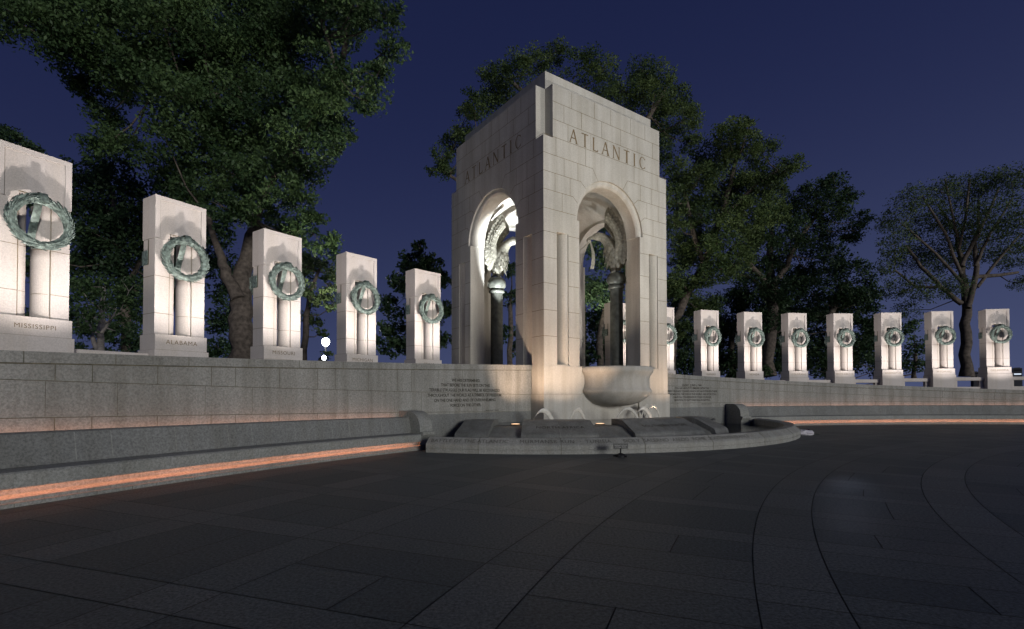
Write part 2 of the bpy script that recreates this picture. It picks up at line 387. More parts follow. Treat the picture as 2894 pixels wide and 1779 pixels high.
# ---------------- the pavilion ----------------
ARC=1.70; ARO=1.92; SPR=8.25; JB=1.74; TH=.72; FL=2.62
pav=empty('triumphal_pavilion',(mid.x,mid.y,0),0,'tall square granite pavilion with arched openings, carved ATLANTIC, beside the fountain','pavilion')
prel=lambda x,y,z:(x-mid.x,y-mid.y,z)
m=MB()
def facemap(k):
    """k-th side: (u along the face, z, depth inwards) -> world"""
    if k==0: return lambda u,z,d:V(u,d,z)          # plaza face
    if k==1: return lambda u,z,d:V(d,7-u,z)        # left face, u runs from the far end to the near corner
    if k==2: return lambda u,z,d:V(7-u,7-d,z)
    return lambda u,z,d:V(7-d,u,z)
# niches (kept on the two faces that are seen): u range, deep side ('l' or 'r')
NZ0,NZ1=2.66,7.62
NI={0:[(.63,1.2,'l'),(5.82,6.39,'l')],1:[(5.75,6.28,'r'),(.72,1.26,'r')],2:[],3:[]}
def facade(k):
    F=facemap(k); q=lambda a,b,c,d,mi=0:m.add([F(*a),F(*b),F(*c),F(*d)],[(0,1,2,3)],mi)
    lo,hi=3.5-JB,3.5+JB
    for (a,b) in ((0,lo),(hi,7)):
        us=[a]; ni=[n for n in NI[k] if a<=n[0]<b]
        if ni:
            n0,n1,side=ni[0]
            q((a,FL,0),(n0,FL,0),(n0,SPR,0),(a,SPR,0)); q((n1,FL,0),(b,FL,0),(b,SPR,0),(n1,SPR,0))
            q((n0,FL,0),(n1,FL,0),(n1,NZ0,0),(n0,NZ0,0)); q((n0,NZ1,0),(n1,NZ1,0),(n1,SPR,0),(n0,SPR,0))
            w=n1-n0; D=.58
            # quarter-round shaft: flush on one side, rolling back into the niche on the other
            a_=.32; pts=[(a_*sin(R(t)),.02+a_*(1-cos(R(t)))) for t in range(0,91,10)]
            if side=='l': prof=[(n0,0),(n0,D),(n1-.02-a_,D)]+[(n1-.02-x,d) for x,d in pts[::-1]]+[(n1-.02,.05),(n1,.05),(n1,0)]
            else: prof=[(n0,0),(n0,.05),(n0+.02,.05)]+[(n0+.02+x,d) for x,d in pts]+[(n0+.02+a_,D),(n1,D),(n1,0)]
            m.grid([[F(u,NZ0,d) for u,d in prof],[F(u,NZ1,d) for u,d in prof]],0)
            q((n0,NZ0,0),(n1,NZ0,0),(n1,NZ0,D),(n0,NZ0,D)); q((n0,NZ1,0),(n0,NZ1,D),(n1,NZ1,D),(n1,NZ1,0))
        else: q((a,FL,0),(b,FL,0),(b,SPR,0),(a,SPR,0))
        q((a if a>0 else TH,FL,TH),(b if b<7 else 7-TH,FL,TH),(b if b<7 else 7-TH,SPR,TH),(a if a>0 else TH,SPR,TH))
    for u in (lo,hi): q((u,FL,0),(u,FL,TH),(u,SPR,TH),(u,SPR,0))
    # wall over the arch: outer and inner skin
    ZT=11.12; n=28; A=[pi*i/n for i in range(n+1)]
    def edge(a,r,u0,u1):
        c,s=cos(a),sin(a); t=1e9
        if c>1e-6: t=min(t,(u1-3.5)/c)
        if c<-1e-6: t=min(t,(u0-3.5)/c)
        if s>1e-6: t=min(t,(ZT-SPR)/s)
        return (3.5+c*t,SPR+s*t)
    ang=sorted(set(A+[math.atan2(ZT-SPR,3.5),pi-math.atan2(ZT-SPR,3.5)]))
    m.grid([[F(3.5+ARO*cos(a),SPR+ARO*sin(a),0) for a in ang],[F(*edge(a,ARO,0,7),0) for a in ang]],0,flip=True)
    ang=sorted(set(A+[math.atan2(ZT-SPR,3.5-TH),pi-math.atan2(ZT-SPR,3.5-TH)]))
    m.grid([[F(3.5+ARC*cos(a),SPR+ARC*sin(a),TH) for a in ang],[F(*edge(a,ARC,TH,7-TH),TH) for a in ang]],0)
    # archivolt: recessed ring with a hollow, then the soffit
    ring=[(ARO,0),(ARO,.07),(ARO-.03,.085),(ARO-.09,.09),(ARO-.14,.10),(ARO-.18,.13),(ARC,.19)]
    m.grid([[F(3.5+r*cos(a),SPR+r*sin(a),d) for a in A] for r,d in ring],0,smooth=False)
    m.grid([[F(3.5+ARC*cos(a),SPR+ARC*sin(a),d) for a in A] for d in (.19,TH)],0,smooth=True)
    for sgn in (-1,1):   # pier tops under the ring
        us=[3.5+sgn*r for r,_ in ring]+[3.5+sgn*ARC]; ds=[d for _,d in ring]+[TH]
        m.add([F(3.5+sgn*ARO,SPR,0)]+[F(u,SPR-.001,d) for u,d in zip(us[1:],ds[1:])]+[F(3.5+sgn*JB,SPR-.001,TH),F(3.5+sgn*JB,SPR-.001,0)],[tuple(range(len(us)+2))])
    # joints
    w=.0075
    def hj(u0,u1,z):
        if u1-u0>.03: q((u0,z-w,-.003),(u1,z-w,-.003),(u1,z+w,-.003),(u0,z+w,-.003),1)
    def vj(u,z0,z1): q((u-w,z0,-.003),(u+w,z0,-.003),(u+w,z1,-.003),(u-w,z1,-.003),1)
    def lj(a,b):
        dx,dz=b[0]-a[0],b[1]-a[1]; l=math.hypot(dx,dz); ox,oz=-dz/l*w,dx/l*w
        q((a[0]-ox,a[1]-oz,-.003),(b[0]-ox,b[1]-oz,-.003),(b[0]+ox,b[1]+oz,-.003),(a[0]+ox,a[1]+oz,-.003),1)
    for z in (3.70,4.66,5.65,6.60,7.56,8.42):
        for a,b in ((0,lo if z<SPR else 3.5-ARO),(hi if z<SPR else 3.5+ARO,7)):
            x=a
            for n0,n1,sd in [n for n in NI[k] if a<=n[0]<b]:
                if NZ0<z<NZ1: hj(x,n0,z); x=n1
            hj(x,b,z)
    for z,ua,ph in ((9.12,1.45,20),(9.80,1.85,44),(10.47,2.5,68)):
        ax,az=ARO*cos(R(ph)),SPR+ARO*sin(R(ph))
        hj(0,ua,z); lj((ua,z),(3.5-ax,az)); hj(7-ua,7,z); lj((7-ua,z),(3.5+ax,az))
    hj(0,7,11.16); 
    for z0,z1,us in ((8.42,9.12,(.9,6.1)),(9.12,9.8,(.55,1.3,5.7,6.45)),(9.8,10.47,(1.0,1.7,5.3,6.0)),(10.47,11.16,(.6,2.1,4.9,6.4))):
        for u in us: vj(u,z0,z1)
    for u in (lo/2*1.0,): pass
    for i,(z0,z1) in enumerate(((11.16,11.83),(11.83,12.5),(12.5,13.14))):
        if z0>11.2: hj(.45,6.55,z0)
        for u in ((1.2,2.4,3.3,4.5,5.4) if i%2==0 else (.9,1.8,2.9,4.0,5.0,6.0)): vj(u+.1*i,z0,z1)
    # soffit joints
for k in range(4): facade(k)
M_pavjoint=None
m.xf(prel); m.build('arcade_walls',['pav','joint'],pav)
# vault
m=MB(); n=20; rows=[]
for i in range(n+1):
    r=[]
    for j in range(n+1):
        x=-2.78+5.56*i/n; y=-2.78+5.56*j/n; r.append(V(3.5+x,3.5+y,6.9+math.sqrt(max(0,4.22**2-x*x-y*y))))
    rows.append(r)
m.grid(rows,0,True); m.xf(prel); m.build('vault','pav',pav)
# attic
n_=.45
cross=[(n_,0),(7-n_,0),(7-n_,n_),(7,n_),(7,7-n_),(7-n_,7-n_),(7-n_,7),(n_,7),(n_,7-n_),(0,7-n_),(0,n_),(n_,n_)]
m=MB(); m.prism(cross,11.12,13.16,fn=lambda x,y,z:V(x,y,z))
for (u,v) in ((0,0),(7-n_,0),(0,7-n_),(7-n_,7-n_)): m.add([V(u,v,11.12),V(u+n_,v,11.12),V(u+n_,v+n_,11.12),V(u,v+n_,11.12)],[(0,1,2,3)])
m.xf(prel); m.build('attic',['pav','joint'],pav)
m=MB(); m.prism([(n_+.012,n_+.012),(7-n_-.012,n_+.012),(7-n_-.012,7-n_-.012),(n_+.012,7-n_-.012)],13.165,13.88,fn=lambda x,y,z:V(x,y,z)); m.xf(prel); m.build('roof_cap','pav',pav)
# base: corner piers, back wall behind the bowl, floor
m=MB()
for (u,v) in ((0,0),(7-1.86,0),(0,7-1.86),(7-1.86,7-1.86)):
    p=[(u-.012,v-.012),(u+1.872,v-.012),(u+1.872,v+1.872),(u-.012,v+1.872)]
    m.prism(p,1.56,FL,fn=lambda x,y,z:V(x,y,z))
    p=[(u-.07,v-.07),(u+1.93,v-.07),(u+1.93,v+1.93),(u-.07,v+1.93)]
    m.prism(p,-.02,1.553,fn=lambda x,y,z:V(x,y,z))
    p=[(u-.006,v-.006),(u+1.866,v-.006),(u+1.866,v+1.866),(u-.006,v+1.866)]
    m.prism(p,1.549,1.565,1,fn=lambda x,y,z:V(x,y,z))
m.prism([(.02,.02),(6.98,.02),(6.98,6.98),(.02,6.98)],-.02,FL-.01,fn=lambda x,y,z:V(x,y,z))
m.xf(prel); m.build('base',['pav','joint'],pav)
# ATLANTIC in cut roman capitals with serifs
def roman(ch):
    """strokes: (x0,y0,x1,y1,width); unit cap height"""
    T,t,s=.135,.078,.05
    G={'A':(.82,[(.08,0,.42,1,t),(.42,1,.74,0,T),(.2,.36,.62,.36,t)],[(.08,0,.11),(.74,0,.14)]),
       'T':(.74,[(.37,0,.37,1,T),(.03,.97,.71,.97,t)],[(.37,0,.13)]),
       'L':(.62,[(.15,0,.15,1,T),(.15,.027,.58,.027,t),(.565,.03,.59,.17,t)],[(.15,0,.1),(.15,1,.12)]),
       'N':(.86,[(.12,0,.12,1,t),(.12,1,.74,0,T),(.74,0,.74,1,t)],[(.12,0,.1),(.74,1,.1),(.1,1,.1)]),
       'I':(.34,[(.17,0,.17,1,T)],[(.17,0,.13),(.17,1,.13)]),
       'C':(.86,[],[])}
    return G[ch]
def stroke(m,x0,y0,x1,y1,w,f):
    dx,dy=x1-x0,y1-y0; l=math.hypot(dx,dy); ox,oy=-dy/l*w/2,dx/l*w/2
    m.add([f(x0-ox,y0-oy),f(x1-ox,y1-oy),f(x1+ox,y1+oy),f(x0+ox,y0+oy)],[(0,1,2,3)])
def roman_word(m,word,h,u0,u1,place):
    tot=sum(roman(c)[0] for c in word); gap=((u1-u0)/h-tot)/(len(word)-1); x=0; lay=[0]
    for c in word:
        wd,st,se=roman(c); d=.0
        for i,a in enumerate(st):
            stroke(m,*a,lambda X,Y,i=i:place(u0+(x+X)*h,Y*h,.004+.0008*i))
        for j,(sx,sy,hw) in enumerate(se): stroke(m,sx-hw,sy+(.02 if sy<.5 else -.02),sx+hw,sy+(.02 if sy<.5 else -.02),.04,lambda X,Y,j=j:place(u0+(x+X)*h,Y*h,.0075+.0006*j))
        if c=='C':
            A=[R(42+i*276/20) for i in range(21)]
            m.grid([[place(u0+(x+.45+(.38+.0)*cos(a))*h,(.5+.5*sin(a))*h,.004) for a in A],[place(u0+(x+.45+(.38-.06-.07*abs(cos(a)))*cos(a))*h,(.5+.445*sin(a))*h,.004) for a in A]])
            for s in (1,-1): stroke(m,.735,.5+s*.40,.735,.5+s*.24,.04,lambda X,Y:place(u0+(x+X)*h,Y*h,.006))
        x+=wd+gap
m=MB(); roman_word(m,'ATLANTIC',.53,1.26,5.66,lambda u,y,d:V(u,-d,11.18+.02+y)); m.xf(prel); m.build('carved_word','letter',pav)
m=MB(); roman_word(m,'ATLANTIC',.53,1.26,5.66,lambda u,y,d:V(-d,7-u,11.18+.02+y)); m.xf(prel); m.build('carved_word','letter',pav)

# stone bowl under the front arch
bw=empty('fountain_bowl',V(3.5,0,.9),A0,'big half-round granite bowl jutting from the pavilion over the pool','bowl')
m=MB()
pr=[(.25,.17),(.7,.21),(1.1,.33),(1.4,.53),(1.56,.72),(1.585,.80),(1.55,.83),(1.50,.95),(1.47,1.1),(1.48,1.28),(1.53,1.42),(1.60,1.50),(1.63,1.56),(1.63,1.68),(1.60,1.72),(1.45,1.72),(1.40,1.55)]
m.lathe(pr,40,0,True,pi,2*pi,0,0); m.add([(0,0,1.5)]+[(1.41*cos(pi+pi*j/40),1.41*sin(pi+pi*j/40),1.6) for j in range(41)],[tuple([j+1,j+2,0]) for j in range(40)],1)
m.xf(lambda x,y,z:(x,y+.0,z)); bo=m.build('bowl_body',['pav','water'],bw)

# ---------------- bronze columns and eagles inside ----------------
def column(u,v,label):
    e=empty('bronze_column',V(u,v,FL),0,label,'column','bronze columns inside the pavilion')
    m=MB(); m.lathe([(.36,0),(.36,.12),(.31,.18),(.29,.25),(.285,3.66)],28); m.build('shaft','bronze',e)
    m=MB(); m.lathe([(.285,3.66),(.36,3.70),(.375,3.76),(.36,3.82),(.30,3.85),(.36,3.90),(.43,4.02),(.44,4.14),(.40,4.28),(.33,4.38),(.2,4.42),(0,4.43)],28); m.build('capital','bronze',e)
    return e
def feather(m,p,d,t,n,L_,w):
    """one bronze feather: a bowed blade from p along d, half-width w across t, face n"""
    rows=[]
    for k,(f,ww,h) in enumerate(((0,.55,0),(.25,.95,.02),(.5,1.0,.03),(.75,.85,.035),(.92,.5,.05),(1,.06,.06))):
        c=p+d*(L_*f)+n*h; rows.append([tuple(c-t*w*ww),tuple(c+n*w*.16),tuple(c+t*w*ww)])
    m.grid(rows,0)
def eagle(u,v,label):
    p=V(u,v,0); c=V(3.5,3.5,0); a=math.atan2(c[1]-p[1],c[0]-p[0])
    e=empty('bronze_eagle',V(u,v,7.02),a,label,'eagle statue','bronze eagles inside the pavilion')
    # body: lofted along a leaning spine
    m=MB()
    m.tube([(-.02,0,.12,.13),(-.02,0,.35,.27),(.05,0,.65,.36),(.14,0,.98,.37),(.26,0,1.28,.30),(.44,0,1.52,.22),(.62,0,1.66,.19),(.80,0,1.72,.20),(.96,0,1.70,.15),(1.08,0,1.66,.08)],14)
    for s in (-1,1):
        m.tube([(.05,s*.13,.5,.15),(.08,s*.15,.28,.13),(.10,s*.14,.10,.07),(.10,s*.14,.0,.06)],8)
        for t in (-.35,0,.35): m.tube([(.08,s*.14,.03,.045),(.20,s*.14+t*.16,.01,.04),(.27,s*.14+t*.28,-.06,.02)],6)
    for i in range(34):
        h=.35+.95*(i//6)/6+random.uniform(-.03,.03); an=(i%6-2.5)*.75+(.35 if (i//6)%2 else 0); x0=-.02+.2*h; r=.345 if h<1.05 else .29
        n=Vector((cos(an),sin(an),.25)).normalized(); t=n.cross(Vector((0,0,1))).normalized(); dn=Vector((.06*cos(an),.06*sin(an),-1)).normalized()
        feather(m,Vector((x0+r*cos(an),r*sin(an),h+.12))+n*.005,dn,t,n,.34,.085)
    m.build('body','eagle',e)
    m=MB(); m.tube([(1.04,0,1.68,.09),(1.18,0,1.66,.075),(1.29,0,1.58,.05),(1.30,0,1.46,.014)],8); m.build('beak','eagle',e)
    m=MB()
    for i in range(7):
        s=(i-3)/3; m.add([(-.08,s*.10,.30),(-.30,s*.22-.06,-.12),(-.46,s*.30,-.52),(-.30,s*.22+.06,-.12)],[(0,1,2,3)]); m.add([(-.06,s*.10,.33),(-.28,s*.22-.055,-.09),(-.45,s*.30,-.51),(-.28,s*.22+.055,-.09)],[(3,2,1,0)])
    m.build('tail','eagle',e)
    # wings raised: leading edge inwards, pinions fanning out and up
    def bez(P0,P1,P2,P3,t): return [((1-t)**3)*a+3*t*(1-t)**2*b+3*t*t*(1-t)*c_+t**3*d for a,b,c_,d in zip(P0,P1,P2,P3)]
    for s in (-1,1):
        m=MB()
        Lp=((.02,s*.27,.85),(-.14,s*.44,1.25),(-.08,s*.46,1.75),(.48,s*.42,2.30))
        Tp=((-.28,s*.27,.32),(-.62,s*.48,.85),(-.55,s*.56,1.95),(.42,s*.50,2.92))
        m.tube([(*bez(*Lp,i/12),.15-.08*i/12) for i in range(13)],8)
        for nF,f1,wd,lift in ((24,1.05,.105,0),(20,.62,.10,.035),(18,.36,.09,.07)):
            for i in range(nF):
                t=(i+.3)/nF; a=Vector(bez(*Lp,t)); b=Vector(bez(*Tp,t)); d=b-a; ln=d.length; d.normalize()
                tn=(Vector(bez(*Lp,min(1,t+.02)))-Vector(bez(*Lp,max(0,t-.02)))).normalized(); nrm=d.cross(tn).normalized()*s
                tn=nrm.cross(d).normalized()
                for sd in (1,-1): feather(m,a+nrm*(sd*(lift+.012+.012*(i%2))),d,tn,nrm*sd,ln*f1*(1+.06*sin(i*2.1)),wd)
        m.build('wing','eagle',e)
    # ribbon falling from the beak towards the laurel in the middle
    m=MB(); rows=[]
    for i in range(15):
        t=i/14; x=1.12+1.35*t; z=1.52-.75*sin(pi*t*.85)+.55*t; y=.10*sin(5*t)
        w=.11+.03*sin(9*t); rows.append([(x,y-w,z+.05*sin(7*t)),(x,y-w*.3,z+.03),(x,y+w*.4,z-.02),(x+.03,y+w,z+.04*cos(6*t))])
    m.grid(rows,0,True)
    rows=[]
    for i in range(12):
        t=i/11; rows.append([(1.12-.10*t-.12*sin(3*t),-.09+.05*t,1.5-1.25*t),(1.20-.02*t-.1*sin(3*t),.08,1.5-1.28*t)])
    m.grid(rows,0,True); m.build('ribbon','eagle',e)
    return e
column(1.55,5.45,'dark bronze column seen through the left arch, the brightly lit eagle on top'); column(5.45,1.55,'dark bronze column seen through the right arch, a dim eagle on top'); 
eagle(1.55,5.45,'brightly lit bronze eagle with raised wing seen through the left arch'); eagle(5.45,1.55,'grey bronze eagle with raised wing seen through the right arch')
column(5.45,5.45,'bronze column at the back inside, mostly hidden behind the near pier'); eagle(5.45,5.45,'bronze eagle at the back inside, its ribbon crossing the right arch')
# hanging laurel
lw=empty('hanging_laurel',V(3.5,3.5,8.5),0,'bronze laurel ring hung between the eagles under the vault','laurel wreath')
m=MB(); m.lathe([(.78+.11*cos(R(q)),.11*sin(R(q))) for q in range(0,361,30)],40); 
for i in range(150):
    a=random.uniform(0,2*pi); ph=random.uniform(0,2*pi); r=.78+.11*cos(ph); c_=Vector((r*cos(a),r*sin(a),.11*sin(ph))); n=Vector((cos(ph)*cos(a),cos(ph)*sin(a),sin(ph))); t=Vector((-sin(a),cos(a),0)); b=n.cross(t)
    m.add([c_,c_+t*.1+b*.045+n*.05,c_+t*.2+n*.09,c_+t*.1-b*.045+n*.05],[(0,1,2,3)])
m.build('leaf_ring','eagle',lw)

M['letterrim']=plain('rim_letter',(.10,.098,.085),.9,var=.3)
# ---------------- the fountain basin ----------------
FC=mid-rd*.4-nn*4.65
def FP(ph,r,z=0):
    t=R(ph); p=FC+rd*(r*sin(t))+nn*(r*cos(t)); return (p.x,p.y,z)
def fsweep(m,prof,a0,a1,mi=0,step=1.5,caps=True,smooth=False):
    n=max(1,int(abs(a1-a0)/step)); T=[a0+(a1-a0)*i/n for i in range(n+1)]
    m.grid([[FP(t,r,z) for r,z in prof] for t in T],mi,smooth,close=True)
    if caps: m.add([FP(a0,r,z) for r,z in prof],[tuple(range(len(prof)))[::-1]],mi); m.add([FP(a1,r,z) for r,z in prof],[tuple(range(len(prof)))],mi)
fe=empty('fountain_basin',FP(-20,10),0,'low curved granite fountain basin with sloping stone blocks carved with campaign names','fountain')
frel=lambda x,y,z:(x-fe.location.x,y-fe.location.y,z)
m=MB()
fsweep(m,[(10.45,-.02),(11.0,-.02),(11.0,.105),(10.98,.108),(10.98,.116),(11.0,.119),(11.0,.215),(10.985,.240),(10.80,.398),(10.77,.404),(10.48,.385),(10.45,.35)],-52.85,61)
for p in (-45.2,-33.9,-22.1,-10.7,1.6,14,26):
    fsweep(m,[(10.9,-.01),(11.004,-.01),(11.004,.216),(10.989,.243),(10.803,.402),(10.77,.408),(10.48,.389),(10.6,.2)],p-.03,p+.03,1,step=9)
m.xf(frel); m.build('rim',['rim','jointdark'],fe)
def ring_text(txt,size,pc,r,fz,mat,parent,sp=1.0,slope=0):
    v,f=text_verts(txt,size,spacing=sp); m=MB()
    m.add([FP(pc+math.degrees(x/r),r-(y-size*.35)*cos(slope),fz+(y-size*.35)*sin(slope)) for x,y,_ in v],f)
    m.xf(frel); return m.build('carved_name',mat,parent)
for t,pc in (('BATTLE OF THE ATLANTIC',-46.3),('·',-40.1),('MURMANSK RUN',-35.4),('·',-30.8),('TUNISIA',-28.3),('·',-25.9),('SICILY  SALERNO  ANZIO  ROME',-18.0),('·',-10.5),('SOUTHERN FRANCE',-6.2),('·',-1.6)):
    ring_text(t,.17,pc-.4,10.897,.3225,'letterrim',fe,1.12 if len(t)<20 else 1.04,slope=R(40.5))
bpf=[(7.5,0),(9.0,0),(9.03,.10),(9.025,.22),(8.985,.33),(8.93,.385),(8.90,.40),(8.22,.715),(8.12,.735),(7.5,.735)]
for a,b,t in ((-53.2,-46.5,None),(-40,-25,'NORTH AFRICA'),(-17.4,1.4,'SOUTHERN EUROPE'),(5.7,12.2,None)):
    m=MB(); fsweep(m,bpf,a,b,0,step=1.0)
    if t:
        c_=(a+b)/2; fsweep(m,[(7.6,.70),(9.034,.1),(9.03,.22),(8.99,.332),(8.935,.39),(8.905,.404),(8.222,.7195),(8.12,.739),(7.6,.739)][1:],c_-.035,c_+.035,1,step=9)
    m.xf(frel); bo=m.build('stone_block',['block','rim'],fe)
    if t: ring_text(t,.20,(a+b)/2+.3,8.60,.545,'letterdark',fe,1.05,slope=math.atan2(.315,.68))
lpf=[(7.7,0),(8.86,0),(8.88,.12),(8.86,.22),(8.80,.27),(8.30,.50),(8.05,.545),(7.7,.545)]
for a,b in ((-46.5,-40),(-25,-17.4),(1.4,5.7)):
    m=MB(); fsweep(m,lpf,a,b,0,step=1.0); m.xf(frel); m.build('spillway','block',fe)
m=MB(); fsweep(m,[(7.6,0),(8.0,0),(8.0,.52),(7.6,.52)],12.2,40,0); m.xf(frel); m.build('inner_wall','block',fe)
m=MB(); fsweep(m,[(4.5,0),(7.6,0),(7.6,.60),(4.5,.60)],-54.4,-53.2,0,step=9); m.xf(frel); m.build('inner_wall','block',fe)
g=MB(); rows=[[FP(a,r,.56) for a in range(-53,41,3)] for r in (4.3,7.9)]; g.grid(rows); tag(g.build('upper_pool_water','water'),kind='structure')
g=MB(); rows=[[FP(a,r,.13) for a in range(-56,62,3)] for r in (7.4,10.46)]; g.grid(rows); tag(g.build('lower_pool_water','water'),kind='structure')
# spill of water off the right-hand block
g=MB(); rows=[]
for i in range(6):
    t=i/5; rows.append([FP(12.25+1.2*t+.2*q,8.62+.25*t-.25*q,.50-.37*t*t) for q in (0,.33,.66,1)])
g.grid(rows,0,True); tag(g.build('water_spill','spray'),'thin sheet of water spilling off the rightmost fountain block','water spill')
# arching jets
JL=('pale arching water jet leftmost, in front of the near pier','pale arching water jet second from left, right of the near pier edge','long thin arching jet in front of the stone bowl','broad short fan of water just right of the bowl bottom','long arching jet left of the brightest one under the D-Day text','brightest arching water jet, nearest the right end of the fountain')
for lab,(a0,a1,r0,r1,h,w0,w1) in zip(JL,((-38.4,-31.4,7,6.7,.44,.03,.17),(-28.2,-22.0,7,6.7,.46,.17,.03),(-14.4,-3.5,7,6.8,.45,.07,.05),(-4.6,1.6,6.6,6.9,.47,.03,.16),(3.5,15,6.3,6.3,.50,.05,.06),(10,25,5.7,5.5,.52,.13,.09))):
    m=MB(); rows=[]
    for i in range(25):
        t=i/24; z=.56+4*h*1.18*t*(1-t); rr=r0+(r1-r0)*t; a=a0+(a1-a0)*t; w=(w0+(w1-w0)*t)*1.45
        rows.append([FP(a+math.degrees(.03*sin(q))/rr,rr+.025*cos(q)+0,z+(w*.5+.012)*sin(q)-w*.5) for q in [2*pi*k/10 for k in range(10)]])
    m.grid(rows,0,True,close=True); tag(m.build('water_jet','spray'),lab,'water jet','arching fountain jets')
for a,lab in ((-42.2,'glowing disc for a light streak on the water between the first two fountain blocks'),(-20.4,'glowing disc for a light streak on the water between the two carved blocks'),(3.6,'glowing disc for a light streak on the water left of the rightmost block')):  # glowing discs stand in for lamplight reflected on the water
    e=empty('water_glint',FP(a,7.45,.56),0,lab,'water glint','light streaks on the pool surface')
    m=MB(); m.lathe([(.16,-.05),(.17,.0),(.15,.02),(0.001,.02)],20); m.build('housing','black',e)
    m=MB(); m.lathe([(.15,.021),(.10,.028),(0.001,.03)],20); m.build('lens','waterglint',e)  # glowing disc, seen edge-on as a bright streak on the water

# little notice on the plaza floor
se=empty('notice_stand',(2.70,12.78,0),R(4),'small dark notice plate on a black foot, standing before the fountain rim','sign')
m=MB(); m.lathe([(.135,0),(.13,.025),(.10,.055),(.06,.08),(.028,.09),(0.001,.092)],20)
for q in range(5): a=q*1.25+.3; m.tube([(.10*cos(a),.10*sin(a),.035,.022),(.19*cos(a),.19*sin(a),.012,.012)],6)
m.build('foot','black',se)
m=MB(); m.tube([(0,0,.06,.018),(0,.0,.205,.018)],8); m.build('stem','black',se)
m=MB(); m.box(-.185,.185,-.006,.006,.195,.325); 
dk=plain('notice_plate',(.045,.047,.045),.35); M['plate']=dk; m.build('plate','plate',se)
M['white']=plain('white_print',(.75,.75,.73),.6,var=.05)
m=MB()
for t,s,z in (('Please Respect the Memorial',.027,.278),('No Wading    No Coins',.027,.232)):
    v,f=text_verts(t,s); m.add([(x,-.009,z+y) for x,y,_ in v],f)
m.build('printed_text','white',se)
# bouquet left on the floor
be=empty('flower_bouquet',(10.98,19.42,0),R(8),'crumpled white wrapped bouquet lying on the floor at the right end of the fountain rim','bouquet')
M['paper']=plain('white_paper',(.62,.60,.64),.7,var=.15,scale=20); M['petal']=plain('dark_petals',(.10,.03,.06),.7,var=.6,scale=20)
m=MB()
for k in range(3):
    rows=[]
    for i in range(8):
        t=i/7; r=.05+.09*sin(pi*min(1,t*1.1)*.75); rows.append([(-.32+.62*t,(k-1)*.13+r*cos(q)*(1+.25*sin(5*q+k+i)),.085+r*.75*sin(q)*(1+.2*sin(4*q+i*2))) for q in [2*pi*j/14 for j in range(14)]])
    m.grid(rows,0,False,close=True)
m.build('paper_wrap','paper',be)
m=MB()
for i in range(60):
    x,y,z=random.uniform(-.4,-.15) if i%3 else random.uniform(.2,.36),random.uniform(-.22,.22),random.uniform(.04,.22); s=random.uniform(.02,.045); a=random.uniform(0,6)
    m.add([(x-s*cos(a),y-s*sin(a),z),(x,y,z+s*.6),(x+s*cos(a),y+s*sin(a),z+.01),(x,y-s*.3,z-s*.6)],[(0,1,2,3)])
m.build('blossoms','petal',be)
m=MB()
for i in range(5): m.tube([(.3,(i-2)*.04,.08,.009),(.45,(i-2)*.05,.04,.008),(.62+.03*i,(i-2)*.06,.014,.006)],6)
m.build('stems','leafolive',be)

